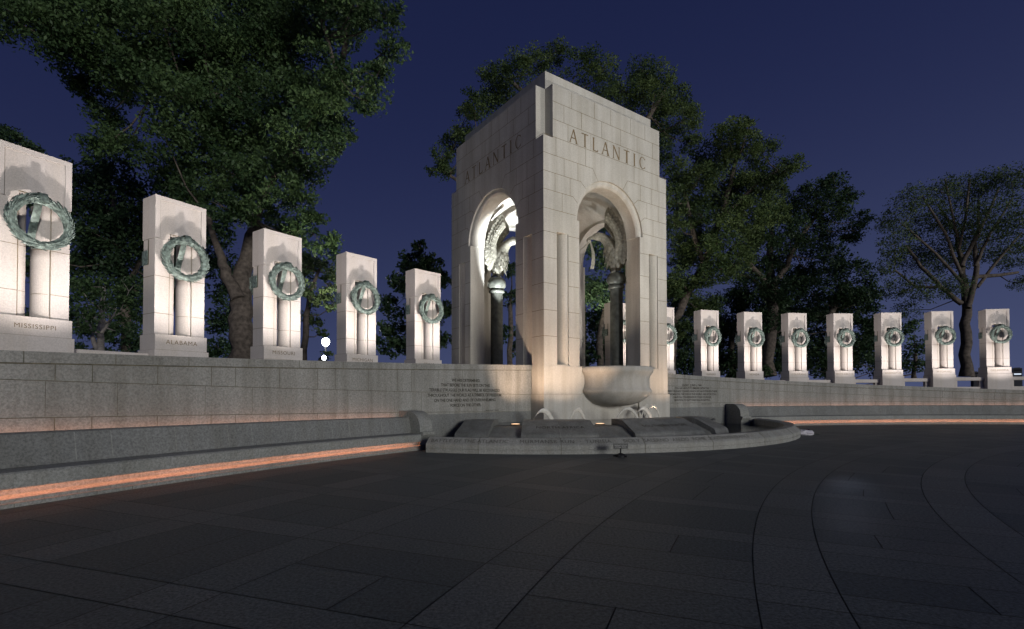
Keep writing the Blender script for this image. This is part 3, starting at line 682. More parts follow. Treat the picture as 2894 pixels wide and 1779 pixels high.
# ---------------- the memorial pillars ----------------
HB=3.34; PB=1.35; HW=.591; DP=.612
def make_pillar():
    e=empty('memorial_pillar')
    z0=PB; zj=PB+2.31; zo=PB+2.46; zt=PB+HB; OP=.254
    m=MB()
    # top block with sunk front and back panels
    m.box(-HW,HW,.03,DP-.03,zo,zt); m.box(-HW,-OP,.03,DP-.03,zj,zo,skip='t'); m.box(OP,HW,.03,DP-.03,zj,zo,skip='t')
    for y0,y1,sk in ((0,.03,'k'),(DP-.03,DP,'f')):
        m.box(-HW,-HW+.11,y0,y1,zj,zt,skip=sk); m.box(HW-.11,HW,y0,y1,zj,zt,skip=sk); m.box(-HW+.11,HW-.11,y0,y1,zt-.10,zt,skip=sk+'lr')
    for x in (-HW+.113,): m.box(x,x+.012,.026,.031,zj,zt-.10,1,skip='k')
    m.box(-OP-.006,OP+.006,.0265,.031,zo-.004,zo+.008,1,skip='k')
    m.box(OP,OP+.012,.0265,.031,zj,zo-.004,1,skip='k')
    m.build('top_block',['pillar','joint'],e)
    for s in (-1,1):
        m=MB(); X=HW-.012
        lobe=[(OP-.02-.175*max(0,cos(R(q)))**.9,DP/2+(DP/2-.065)*sin(R(q))) for q in range(-90,91,10)]
        poly=[(X,.03),(OP,.03),(OP,.065)]+lobe+[(OP,DP-.065),(OP,DP-.03),(X,DP-.03)]
        poly=[(s*x,y) for x,y in poly]
        if s>0: poly=poly[::-1]
        m.prism(poly,z0,zj-.004)
        for z in (.5,1.4):
            q=[(s*(X+.002),.028),(s*OP,.028)]; 
            m.add([(s*(X+.0015),.0275,z0+z-.005),(s*OP,.0275,z0+z-.005),(s*OP,.0275,z0+z+.005),(s*(X+.0015),.0275,z0+z+.005)],[(0,1,2,3)],1)
            m.add([(s*(X+.0015),.0275,z0+z-.005),(s*(X+.0015),.58,z0+z-.005),(s*(X+.0015),.58,z0+z+.005),(s*(X+.0015),.0275,z0+z+.005)],[(0,1,2,3)],1)
            m.grid([[(s*(x-.003),y-.003,z0+z+d) for x,y in lobe[:11]] for d in (-.004,.004)],1)
        m.add([(s*OP,.0275,z0),(s*(OP+.011),.0275,z0),(s*(OP+.011),.0275,zj),(s*OP,.0275,zj)],[(0,1,2,3)],1)
        m.build('leg',['pillar','joint'],e)
    m=MB(); m.box(-HW-.01,HW+.01,-.06,DP+.06,z0-.375,z0-.008); m.box(-HW+.01,HW-.01,.0,DP,z0-.008,z0,1)
    m.build('name_plinth',['pillar','joint'],e)
    m=MB(); m.box(-HW-.035,HW+.035,-.10,DP+.10,0,z0-.383); m.box(-HW,HW,-.05,DP+.05,z0-.383,z0-.375,1); m.build('base_course',['pillar','joint'],e)
    # bronze side plates in their slots
    for s in (-1,1):
        m=MB(); x=s*HW
        m.add([(x+s*.002,.30,zj-.62),(x+s*.002,.345,zj-.62),(x+s*.002,.345,zj-.02),(x+s*.002,.30,zj-.02)],[(0,1,2,3)],1)
        a,b=sorted((x-s*.03,x+s*.016)); m.box(a,b,.35,.60,zj-.62,zj-.28)
        m.build('side_plate',['verdigris','jointdark'],e)
    return e
def make_wreath(kind):
    e=empty('bronze_wreath')
    m=MB(); RM=.455
    rr=random.Random(5 if kind=='oak' else 9)
    m.lathe([(RM+.075*cos(R(q)),.075*sin(R(q))) for q in range(0,361,40)],48)
    m.xf(lambda x,y,z:(x,z,y))
    n=360 if kind=='oak' else 560
    for i in range(n):
        a=rr.uniform(0,2*pi); ph=rr.uniform(0,2*pi); r=.08
        er=Vector((cos(a),0,sin(a))); et=Vector((-sin(a),0,cos(a))); ey=Vector((0,-1,0))
        nn_=er*cos(ph)+ey*sin(ph); b=nn_.cross(et)
        p=er*RM+nn_*r*.92; dr=1 if (a+pi/2)%(2*pi)<pi else -1
        t=et*dr
        if kind=='oak':
            l=rr.uniform(.10,.145); w=l*.36; lift=rr.uniform(.008,.028); pts=[]
            for q,k in ((0,.15),(.2,.9),(.32,.6),(.5,1.0),(.62,.65),(.8,.75),(1,.1)): pts.append((q,k))
            L_=[p+t*l*q+b*w*k*.5+nn_*lift*q for q,k in pts]; R_=[p+t*l*q-b*w*k*.5+nn_*lift*q for q,k in pts]; C_=[p+t*l*q+nn_*(lift*q+.014) for q,k in pts]
            o=len(m.v); m.grid([[tuple(v) for v in L_],[tuple(v) for v in C_],[tuple(v) for v in R_]])
        else:
            l=rr.uniform(.08,.115); w=.030; lift=rr.uniform(.010,.030)
            L_=[p-b*w*.5,p+t*l*.5-b*w*.7+nn_*lift*.7,p+t*l+nn_*lift*1.5,p+t*l*.5+b*w*.7+nn_*lift*.7,p+b*w*.5]; C_=p+t*l*.45+nn_*(lift*.7+.012)
            m.add(L_+[C_],[(0,1,5),(1,2,5),(2,3,5),(3,4,5)])
    m.build('leaf_ring','verdigris',e)
    # band wrapped over the top and falling back into the opening
    m=MB(); rows=[]
    path=[(-.13,.46-.06),(-.135,.50),(-.09,.57),(0,.585),(.09,.56),(.12,.48),(.12,.38),(.15,.28),(.22,.15),(.30,.02),(.36,-.12),(.39,-.24)]
    for y,z in path: rows.append([(-.065,y,z),(-.03,y-.008,z),(.03,y-.008,z),(.065,y,z)])
    m.grid(rows,0,True); m.grid([[(x,y+.012,z-.012) for x,y,z in r] for r in rows],0,True,flip=True); m.build('ribbon_band','verdigris',e)
    m=MB(); m.tube([(0,.39,-.20,.03),(0,.52,-.22,.03)],8); m.build('bracket','verdigris',e)
    m=MB(); m.tube([(0,.10,.44,.025),(0,.50,.50,.025)],8); m.build('bracket','verdigris',e)
    return e
PILL=[(-63.86,6.45,'MISSISSIPPI'),(-59.29,6.36,'ALABAMA'),(-54.80,6.30,'MISSOURI'),(-50.31,6.24,'MICHIGAN'),(-45.73,6.21,'TEXAS'),
 (-28.0,6.16,'WISCONSIN'),(-23.29,6.16,'MINNESOTA'),(-18.48,6.16,'KANSAS'),(-13.82,6.18,'NEVADA'),(-9.12,6.21,'COLORADO'),(-4.44,6.24,'SOUTH DAKOTA'),(.26,6.30,'WASHINGTON'),(4.96,6.36,'WYOMING'),(9.67,6.42,'OKLAHOMA')]
WHERE=['carved MISSISSIPPI, cut by the left edge of the photo','carved ALABAMA on its plinth','carved MISSOURI, in front of the big tree trunk','carved MICHIGAN, right of the two bright lamps','nearest the pavilion on its left side, no name readable',
 'half hidden behind the bronze column seen through the right arch','right half showing just past the pavilion edge','standing first clear of the pavilion on its right','carved NEVADA','sixth from the right edge of the photo','fourth from the right edge of the photo','third from the right edge of the photo','second from the right edge of the photo','at the right edge of the photo']
WHERE[9]='fifth from the right edge of the photo'
pp=make_pillar(); wr={'oak':make_wreath('oak'),'wheat':make_wreath('wheat')}; used={'oak':0,'wheat':0}
pcs=[pp]+[copy_tree(pp) for _ in PILL[1:]]
for i,(th,zt,name) in enumerate(PILL):
    zs=zt-HB
    o=pcs[i]
    o.location=P(th,RP,zs-PB); o.rotation_euler=(0,0,-R(th)); o['label']='white granite pillar '+WHERE[i]; o['category']='pillar'; o['group']='memorial pillars'
    pl=[c for c in o.children if c.name.startswith('name_plinth')][0]
    v,f=text_verts(name,.150 if len(name)<10 else .128,spacing=1.12); m=MB(); m.add([(x,-.063,PB-.235+y) for x,y,_ in v],f)
    m.build('carved_name','letter',pl)
    kind='oak' if i%2==0 else 'wheat'
    for back in (0,1):
        if back and not (i==2 or 5<=i<=10): continue
        w=wr[kind] if not used[kind] else copy_tree(wr[kind]); used[kind]=1
        y=DP+.22 if back else -.22
        t=R(th); b=P(th,RP+y,zs+1.87); w.location=b; w.rotation_euler=(0,0,-t+(pi if back else 0))
        w['category']='wreath'; w['group']='bronze wreaths on the pillars'
        w['label']=('rear wreath sliver, pillar ' if back else 'green bronze wreath, pillar ')+WHERE[i]
    # floodlight at the foot, behind the wall coping
    lp=P(th,33.08,walltop(th)-.12 if th<-35 or th>-30 else 2.3); tg=P(th,RP,zs+2.75)
    spot('pillar_floodlight',lp,tg,640,92,(1,.905,.865),blend=.95,size=.07)
# stone rails between the pillars
def rail(a,b,zt,label):
    pa,pb=Vector(P(a,RP+.30,0)),Vector(P(b,RP+.30,0)); d=(pb-pa).normalized(); c=(pa+pb)/2; L_=(pb-pa).length/2-.66
    e=empty('stone_rail',(c.x,c.y,zt-.56),math.atan2(d.y,d.x),label,'railing','stone rails between the pillars')
    m=MB(); m.prism([(-.13,.36),(.13,.36),(.15,.40),(.15,.535),(.13,.56),(-.13,.56),(-.15,.535),(-.15,.40)],-L_,L_,fn=lambda y,z,x:(x,y,z)); m.build('beam','pillar',e)
    for s in (-1,1):
        m=MB(); x=s*(L_-.13); m.box(x-.08,x+.08,-.10,.10,-.1,.36); m.build('post','pillar',e)
    m=MB(); m.box(-L_,L_,-.12,.12,-.30,.0); m.build('curb','pillar',e)
RZ={0:2.54,8:2.34,9:2.37,10:2.40,11:2.46,12:2.51}
RL={0:'low stone rail between the MISSISSIPPI and ALABAMA pillars',8:'sliver of stone rail just right of the NEVADA pillar',9:'stone rail between the fifth and fourth pillars from the right',10:'stone rail between the fourth and third pillars from the right',11:'stone rail between the third and second pillars from the right',12:'stone rail between the last two pillars on the right'}
for i,z in RZ.items(): rail(PILL[i][0],PILL[i+1][0],z,RL[i])
rail(9.67,14.4,2.53,'stone rail running off the right edge of the photo')

# ---------------- lamps beyond the wall ----------------
e=empty('street_lamp',(-14.55,40,.9),0,'street lamp, white glowing globe, upper of two lights left of the MICHIGAN pillar','street lamp')
m=MB(); m.lathe([(.16,0),(.13,.3),(.07,.5),(.06,4.3),(.12,4.4),(.12,4.45)],12); m.build('post','black',e)
m=MB(); m.lathe([(.10,4.45),(.22,4.56),(.29,4.75),(.27,4.93),(.16,5.05),(.001,5.09)],20); m.build('globe','flood',e)
l_=bpy.data.lights.new('globe_light','POINT'); l_.energy=900; l_.color=(.92,.96,1); l_.shadow_soft_size=.32; o_=bpy.data.objects.new('globe_light',l_); col.objects.link(o_); o_.location=(-14.55,39.4,5.7)
b=P(-55.33,32.78,walltop(-55.33)); e=empty('floodlight',b,R(55),'small dazzling floodlight on the wall coping left of the MICHIGAN pillar','floodlight')
m=MB(); m.box(-.09,.09,-.05,.05,0,.02); m.tube([(0,0,.02,.018),(0,0,.06,.018)],8); m.tube([(-.0,.07,.10,.045),(0,-.05,.10,.065)],16); m.build('housing','black',e)
m=MB(); m.lathe([(.001,.03),(.04,.025),(.064,.0)],18); m.xf(lambda x,y,z:(x,-.055-z,.10+y)); m.build('lens','flood',e)
# far office towers
M['concrete']=plain('tower_wall',(.09,.09,.10),.9)
for x,y,w,h,lab,g0 in ((394.3,400,5.2,21.4,'dark far office block just right of the rightmost pillar',1),(452.8,500,3.9,22.8,'pale far tower between the last two pillars',5),(453.8,505,2.6,19.3,'low dark far building left of the pale far tower',5)):
    e=empty('office_tower',(x,y,0),R(-40),lab,'building','far office towers')
    m=MB(); m.box(-w/2,w/2,-4,4,0,h); m.box(-w/2+1,w/2-1,-3,3,h,h+.4); m.build('wall','concrete',e)
    for j in range(2):
        m=MB(); m.box(-w/2+.6,w/2-.6,-4.05,-4.01,h-2.2-3.0*j,h-1.2-3.0*j); m.build('window','window' if (j==g0) else 'black',e)

# ---------------- trees ----------------
M['barkpale']=plain('pale_bark',(.30,.27,.25),.85,var=.3,scale=5)
TREES={
'elm':([(-25.37,25.52,20.65,1.45),(-22.99,24.78,19.47,1.61),(-22.56,26.42,20.87,1.93),(-19.34,25.07,19.67,1.93),(-16.94,24.57,19.72,1.9),(-16.06,26.45,20.89,2.04),(-15.41,29.34,23.24,2.26),(-12.7,28.68,22.75,2.1),(-10.51,28.48,22.84,1.85),(-7.92,25.44,21.2,1.24),(-6.79,27.21,21.88,0.99),(-6.15,25.75,19.29,0.79),(-6.69,25.17,17.32,0.92),(-7.71,24.79,16.16,1.21),(-9.36,25.4,17.58,1.55),(-12.76,29.39,20.83,2.15),(-14.65,28.84,20.47,2.11),(-16.71,28.72,20.39,2.1),(-18.81,28.68,20.37,1.86),(-18.45,25.28,18.15,1.44),(-20.85,25.94,18.79,1.58),(-23.86,27.71,19.75,1.24),(-23.42,28.3,18.6,1.1),(-23.14,28.99,17.46,1.06),(-22.2,29.13,19.46,1.18),(-16.38,24.69,16.11,1.4),(-16.49,27.59,17.6,1.79),(-14.65,27.96,17.81,1.93),(-12.17,27.03,17.27,1.76),(-9.48,25.2,15.57,1.43),(-9.11,26.85,15.71,0.98),(-10.1,24.7,14.07,1.4),(-14.2,29.43,16.47,1.91),(-16.15,29.05,16.28,1.89),(-17.18,27.27,15.6,1.55),(-17.57,25.88,14.46,1.16),(-22.04,29.29,16.05,1.07),(-21.97,27.41,15.0,1.11),(-19.77,29.14,14.41,1.54),(-17.74,28.95,14.32,1.65),(-14.81,27.05,13.26,1.54),(-12.78,26.52,13.02,1.62),(-11.48,27.55,13.92,1.34),(-9.17,26.61,14.33,0.48),(-10.86,25.1,11.38,1.12),(-12.9,25.91,11.06,1.05),(-13.36,28.75,10.68,1.4),(-9.87,24.44,9.71,0.99),(-8.97,24.46,8.71,0.79),(-10.83,27.71,8.3,1.01),(-14.51,25.77,11.01,1.05),(-16.88,27.19,11.98,1.32),(-22.71,26.84,22.08,1.96),(-17.82,26.12,22.83,2.33),(-15.41,29.78,26.05,2.66),(-9.34,25.3,22.14,1.85),(-25.5,26.51,22.94,1.94)],[[(-14.26,27.0,2.52,0.702),(-14.34,27.0,4.61,0.614),(-14.62,27.3,6.42,0.554),(-14.66,28.04,8.39,0.455),(-14.37,28.41,10.92,0.323),(-14.7,28.87,12.14,0.281),(-15.9,29.71,14.9,0.241),(-16.64,30.14,16.83,0.22),(-18.03,30.79,19.71,0.2),(-20.61,31.8,24.0,0.258),(-21.51,32.0,27.08,0.26)],[(-14.46,27.0,6.59,0.373),(-15.18,27.0,8.14,0.263),(-15.73,27.16,9.51,0.176),(-16.38,27.49,11.19,0.134)],[(-13.61,27.0,10.79,0.241),(-13.01,27.0,12.34,0.219),(-12.34,27.87,14.41,0.204),(-11.1,28.58,16.98,0.162),(-9.89,28.92,19.55,0.164),(-9.43,29.35,22.99,0.167),(-8.5,29.63,24.92,0.144)],[(-9.24,27.0,18.36,0.11),(-9.84,27.0,20.6,0.11),(-10.63,27.56,23.29,0.112)],[(-15.81,27.0,17.48,0.132),(-17.25,27.0,17.25,0.11),(-18.9,27.14,17.9,0.088),(-20.61,27.94,19.43,0.068)]]),
'backleft':([(-35.88,42.22,19.67,1.54),(-34.61,42.55,20.68,1.31),(-35.25,41.32,16.73,1.68),(-34.25,42.58,17.89,2.07),(-28.35,37.3,17.09,1.82),(-29.46,38.82,14.53,1.89),(-35.63,42.61,14.41,1.73),(-33.02,41.54,12.72,2.02),(-29.62,39.5,11.52,1.76),(-35.12,42.48,10.54,1.38),(-31.3,40.67,9.16,1.65),(-30.6,41.78,7.65,1.36),(-25.35,38.84,13.9,1.89),(-22.17,38.27,13.71,1.4),(-22.64,39.69,11.56,1.45),(-21.64,37.96,9.26,1.08),(-25.7,39.34,16.96,1.6),(-28.81,42.59,12.29,1.38),(-22.56,39.06,6.93,0.95),(-21.2,37.25,4.86,0.91),(-26.91,37.45,15.61,1.82),(-26.75,38.15,12.43,1.86),(-30.43,41.59,5.25,1.18),(-32.38,39.23,5.05,0.96),(-30.3,38.83,4.69,0.79),(-30.95,37.74,13.56,1.53),(-33.46,42.7,16.53,1.73),(-29.01,39.57,9.59,1.45),(-32.47,38.36,7.48,1.25),(-30.23,37.53,6.12,1.22),(-28.37,37.51,5.81,1.22),(-24.54,38.14,9.3,1.55),(-25.39,40.99,12.56,1.66),(-21.36,38.04,7.41,1.08),(-22.21,37.43,4.87,0.91),(-29.0,39.95,13.6,1.62),(-34.99,38.59,16.37,1.57),(-23.31,42.79,5.35,0.87),(-35.21,37.88,11.74,1.85),(-37.27,40.16,7.76,1.96),(-35.55,41.53,12.04,1.35)],[[(-30.22,40.0,3.0,0.325),(-30.2,40.0,6.42,0.325),(-30.68,40.51,9.79,0.296),(-32.24,41.6,14.78,0.236),(-33.08,42.17,18.78,0.171)],[(-30.3,40.0,9.68,0.195),(-28.7,40.0,12.95,0.162),(-27.33,40.34,15.7,0.098)]]),
'farleft':([(-59.72,59.57,31.8,1.84),(-56.02,57.78,30.17,1.5),(-56.09,59.62,30.34,0.97),(-58.9,58.79,28.73,2.39),(-56.66,61.87,29.38,1.26),(-58.92,61.59,29.26,2.0)],[[(-59.96,60.0,3.99,0.439),(-60.09,60.0,18.68,0.39),(-60.7,60.6,28.82,0.246)]]),
'crape':([(-16.86,20.1,5.15,0.65),(-15.87,20.53,4.97,0.6),(-16.54,20.51,5.89,0.75),(-17.33,20.44,4.29,0.43),(-15.5,20.48,4.29,0.47),(-18.39,21.71,6.15,0.63),(-15.22,20.31,5.68,0.59),(-16.47,20.14,4.58,0.33)],[[(-16.84,21.0,2.74,0.153),(-16.89,21.0,3.42,0.136),(-17.67,22.03,4.41,0.125),(-18.18,22.69,5.42,0.111),(-18.99,23.78,6.58,0.077)],[(-16.9,21.0,3.17,0.102),(-17.16,21.0,3.68,0.085),(-17.7,21.5,4.34,0.07),(-18.87,22.5,5.12,0.055)],[(-16.83,21.0,4.11,0.068),(-16.54,21.0,4.53,0.051),(-16.91,21.75,5.0,0.035)]]),
'lowlit':([(-10.04,25.7,5.4,0.67),(-9.53,25.59,4.65,0.37),(-9.36,24.99,6.21,0.73),(-8.57,24.02,6.81,0.59),(-9.6,24.31,6.48,0.59),(-10.44,25.9,8.07,0.63),(-9.09,25.96,8.09,0.53),(-9.41,26.02,3.53,0.34),(-8.61,24.61,5.83,0.44)],[[(-10.16,25.0,2.54,0.162),(-10.07,25.0,4.99,0.142),(-10.17,25.76,6.77,0.105),(-9.99,26.66,8.26,0.065)]]),
'magnolia':([(-5.68,31.41,10.61,0.56),(-6.36,31.91,9.84,0.78),(-4.93,31.08,9.62,0.81),(-5.68,31.45,9.2,1.02),(-6.88,31.54,8.45,0.87),(-5.43,30.33,7.94,1.18),(-4.51,32.22,8.6,0.84),(-7.31,32.31,7.17,1.0),(-5.08,29.77,6.48,1.26),(-4.26,32.36,6.91,0.68),(-7.23,32.33,5.59,1.1),(-5.12,31.48,5.22,1.15),(-7.05,29.69,4.41,0.82),(-4.18,32.15,4.91,0.68),(-5.84,29.93,4.07,0.85)],[[(-5.67,31.0,2.64,0.227),(-5.65,31.0,5.8,0.201),(-5.79,32.07,9.61,0.13)]]),
'behind':([(-1.5,47.07,31.22,1.61),(0.4,43.19,29.31,1.47),(-3.2,43.87,26.66,1.42),(-4.11,46.87,27.52,0.99),(-1.1,46.44,28.52,1.89),(2.39,47.58,32.72,1.62),(4.25,48.74,34.49,1.35),(6.21,44.2,30.13,1.51),(7.78,42.82,28.88,1.25),(12.44,48.7,32.71,1.5),(12.43,42.88,28.03,1.57),(15.53,48.41,29.63,1.77),(14.95,43.54,25.0,1.49),(14.59,47.98,27.0,2.14),(12.98,47.81,29.29,1.94),(10.77,48.42,30.45,1.97),(-6.41,46.32,23.1,1.2),(-5.44,48.42,25.47,1.18),(-5.38,44.09,20.78,0.93),(-7.29,47.1,22.21,0.61),(13.27,44.92,23.15,1.46),(16.92,48.51,25.47,1.18),(2.78,47.75,28.87,2.71),(6.43,45.82,27.76,2.6),(-4.12,46.17,24.92,1.5)],[[(5.98,46.0,3.15,0.598),(6.02,46.0,14.6,0.523),(5.32,46.13,22.22,0.412),(2.7,46.26,27.64,0.263),(-0.34,46.96,30.76,0.153)],[(6.02,46.0,14.6,0.374),(9.44,46.0,22.16,0.299),(12.64,46.59,27.04,0.227),(14.48,47.55,30.32,0.154)],[(5.3,46.0,21.41,0.299),(-1.1,46.0,21.04,0.224),(-4.55,46.71,20.96,0.152),(-6.88,46.95,22.42,0.114)]]),
'rightbig':([(17.59,41.23,22.73,1.51),(17.48,43.5,22.1,1.77),(19.28,42.13,22.15,1.44),(18.3,39.26,22.11,0.77),(21.59,43.89,22.28,1.5),(22.9,43.83,20.44,1.49),(21.78,39.68,19.31,0.97),(20.75,42.24,18.72,1.72),(13.62,41.33,19.38,1.34),(14.99,43.61,18.21,1.77),(15.09,40.94,18.87,1.5),(12.99,40.51,15.03,1.25),(15.78,41.93,16.18,1.7),(18.62,44.61,18.58,2.17),(18.2,39.73,15.41,1.94),(16.6,39.84,13.82,1.94),(15.69,42.68,13.64,1.73),(14.79,44.16,13.34,1.51),(13.45,42.07,10.72,1.23),(15.96,41.63,11.3,1.52),(19.82,44.0,19.8,1.79),(14.55,43.55,8.9,1.41),(17.12,39.57,11.46,1.45),(15.51,44.14,14.78,1.61),(12.54,40.3,17.27,1.24),(13.68,40.89,10.46,1.49),(16.45,43.88,8.96,1.6),(13.2,41.57,6.87,1.28),(17.53,43.67,20.38,1.6),(20.35,40.14,16.21,1.47),(20.53,44.1,14.76,1.61)],[[(13.04,42.0,3.0,0.307),(13.41,42.0,7.62,0.341),(14.65,42.28,10.07,0.309),(15.97,42.53,12.21,0.276),(17.99,43.12,17.31,0.245),(19.28,43.56,21.77,0.141)],[(15.77,42.0,12.07,0.205),(14.77,42.0,15.52,0.171),(14.32,42.64,19.24,0.104)],[(17.52,42.0,16.21,0.171),(20.29,42.0,18.97,0.136),(22.54,43.0,20.44,0.105)]]),
'rightfork':([(28.78,48.18,20.65,1.56),(28.16,44.23,19.51,1.44),(30.45,45.95,19.45,0.97),(29.36,47.25,18.41,1.84),(26.86,46.92,18.3,1.75),(33.1,48.21,17.95,1.02),(31.24,46.91,16.55,1.22),(21.87,44.62,15.28,1.81),(24.95,45.57,15.76,1.85),(29.1,48.95,16.2,1.83),(29.04,46.2,14.17,1.2),(25.73,48.49,14.09,1.58),(29.0,49.72,13.59,1.29),(23.17,47.71,13.69,1.55),(25.12,47.99,19.08,1.75),(22.13,47.61,11.53,1.74),(23.6,45.95,10.8,1.68),(27.34,49.31,11.87,1.8),(23.25,46.82,8.3,1.52),(26.49,49.3,8.25,1.6),(20.23,45.91,13.05,1.49),(21.19,49.06,10.63,1.59)],[[(23.67,47.0,3.16,0.458),(23.73,47.0,8.71,0.534),(24.29,47.89,11.58,0.467),(24.4,48.6,14.51,0.316),(25.1,49.14,17.08,0.239),(24.45,49.38,20.81,0.16)],[(23.95,47.0,11.39,0.305),(25.31,47.0,13.31,0.229),(26.58,47.87,15.49,0.194),(28.85,48.33,18.4,0.157)],[(23.57,47.0,11.39,0.305),(22.05,47.0,13.32,0.229),(21.65,47.76,15.08,0.155)],[(23.37,47.0,11.01,0.153),(22.04,47.0,12.24,0.114),(21.0,47.23,12.61,0.115)]]),
'rightlow':([(16.47,49.33,7.87,1.8),(19.04,49.72,9.74,1.82),(22.85,53.98,8.02,2.19),(22.99,49.94,10.18,1.82),(27.78,54.57,9.64,1.99),(26.64,51.18,6.21,2.08),(21.76,52.49,5.06,1.7),(17.84,51.04,4.97,1.66),(24.46,52.77,5.29,1.71),(16.88,49.4,6.27,1.81),(19.65,51.38,7.71,2.09),(21.83,54.79,4.99,2.0),(22.33,49.95,4.28,1.83),(26.27,52.99,4.44,1.72),(16.13,50.89,4.34,1.65),(23.54,50.72,8.04,1.85),(25.13,48.95,10.6,1.59),(16.36,48.93,11.41,1.39),(20.09,54.88,6.79,2.01),(21.58,54.11,8.03,1.98),(25.89,53.93,7.13,1.97)],[[(22.39,52.0,3.33,0.338),(22.22,52.0,7.78,0.253),(20.26,52.91,10.48,0.172)]]),
'rightlowb':([(35.74,56.9,14.85,1.85),(34.66,51.81,14.51,1.51),(37.89,54.54,13.76,1.24),(35.63,53.97,11.87,1.84),(33.29,54.47,11.53,1.68),(39.9,56.8,12.41,1.11),(32.63,55.67,8.88,2.26),(35.7,57.0,6.97,2.31),(34.83,51.55,8.33,1.88),(38.44,54.97,5.87,1.61),(31.37,55.12,5.45,1.79),(36.13,55.57,4.57,1.58),(32.5,54.75,5.42,2.0),(35.58,56.12,4.6,1.82),(35.6,52.74,6.13,1.93),(40.17,56.74,8.32,1.38),(30.48,53.4,13.17,1.73),(35.18,54.63,12.53,1.77),(39.59,56.54,10.14,1.38),(30.12,55.3,4.56,1.8),(37.74,52.78,3.98,1.07),(28.51,52.27,8.65,2.12),(30.16,52.89,10.46,1.93),(30.31,54.81,6.32,2.0),(36.32,57.18,10.24,2.09),(39.11,56.55,7.38,1.61),(36.08,53.36,10.97,1.73),(32.74,53.36,4.02,1.52)],[[(33.34,54.0,3.39,0.395),(33.64,54.0,9.76,0.351),(35.82,54.92,13.49,0.223)]]),
'feathery':([(30.77,38.79,16.34,1.42),(30.03,39.5,14.99,1.54),(28.0,37.27,12.39,1.27),(28.13,38.23,11.11,0.93),(33.9,40.23,17.54,1.47),(36.63,41.08,17.88,1.67),(38.25,40.64,18.37,1.49),(38.53,39.24,17.79,1.59),(35.09,42.53,15.66,1.9),(35.91,40.69,15.05,1.98),(36.09,38.07,14.8,1.86),(37.46,37.58,14.01,1.53),(33.76,42.65,12.91,1.73),(36.27,42.73,12.93,1.91),(38.72,42.35,13.51,1.89),(39.91,40.58,12.68,1.65),(29.53,38.95,9.69,1.14),(30.74,37.71,9.43,1.29),(38.43,38.64,9.93,0.75),(33.53,38.44,9.58,1.12),(32.63,42.4,8.51,1.03)],[[(35.49,40.0,2.89,0.39),(35.45,40.0,6.31,0.357),(36.4,40.99,9.11,0.3),(36.89,41.87,12.01,0.204),(36.81,42.12,14.83,0.137),(35.41,42.46,17.38,0.069)],[(35.67,40.0,8.27,0.227),(36.4,40.0,10.88,0.195),(36.65,40.4,13.63,0.131),(39.14,41.45,17.0,0.101),(39.93,41.71,18.47,0.068)],[(35.19,40.0,8.6,0.195),(33.65,40.0,9.91,0.162),(32.76,40.89,11.77,0.133),(32.15,41.67,13.67,0.102)],[(36.4,40.0,10.72,0.162),(38.16,40.0,10.82,0.13),(40.28,40.65,11.2,0.099)],[(35.24,40.0,11.54,0.162),(36.59,40.0,14.16,0.13),(37.61,41.06,17.19,0.067)],[(33.65,40.0,9.91,0.097),(31.63,40.0,9.91,0.097),(30.29,40.36,11.31,0.066)],[(35.23,40.0,10.89,0.13),(33.98,40.0,14.17,0.097),(32.73,40.62,17.37,0.066)],[(35.28,40.0,10.23,0.13),(33.3,40.0,12.53,0.097),(30.92,40.26,14.91,0.065)],[(35.03,40.0,12.85,0.097),(35.63,40.0,15.48,0.097),(36.19,40.2,18.52,0.065)],[(36.28,40.0,11.54,0.13),(37.57,40.0,14.16,0.097),(39.38,40.13,16.84,0.065)],[(36.45,40.0,9.9,0.13),(38.52,40.0,12.52,0.097),(40.44,40.42,14.29,0.066)],[(34.95,40.0,13.84,0.097),(34.5,40.0,16.14,0.065),(34.24,40.22,18.54,0.065)]]),
'archback':([(6.15,35.89,8.79,1.6),(6.25,40.36,7.06,1.64),(6.8,36.99,11.44,1.5),(7.14,39.87,5.04,1.46),(9.23,38.97,11.32,1.27),(9.56,39.11,7.52,1.27),(5.36,38.74,4.32,1.26),(7.86,40.17,8.34,1.47),(8.43,39.82,5.68,1.45),(7.99,39.05,13.91,1.27),(5.94,38.29,9.28,1.24)],[[(6.48,38.0,2.87,0.278),(6.56,38.0,6.12,0.247),(7.6,38.79,9.38,0.189),(8.09,39.62,12.14,0.097)]]),
'archleft':([(-0.15,38.21,8.65,0.81),(-0.67,38.01,6.13,0.93),(-0.05,36.62,10.45,0.71),(0.32,39.38,5.01,0.83)],[[(-0.15,38.0,2.88,0.216),(-0.12,38.0,6.75,0.185),(-0.05,38.58,9.35,0.125)]]),
'shrubright':([(27.46,34.96,6.0,0.79),(27.92,35.2,4.89,0.91),(28.8,36.9,4.0,0.84),(28.35,35.41,3.46,0.63),(27.45,35.74,3.48,0.58),(24.29,36.44,3.82,0.59),(21.42,36.87,3.41,0.54),(17.64,35.59,3.2,0.52)],[[(28.25,36.0,2.47,0.146),(28.34,36.0,4.38,0.117)]]),
}

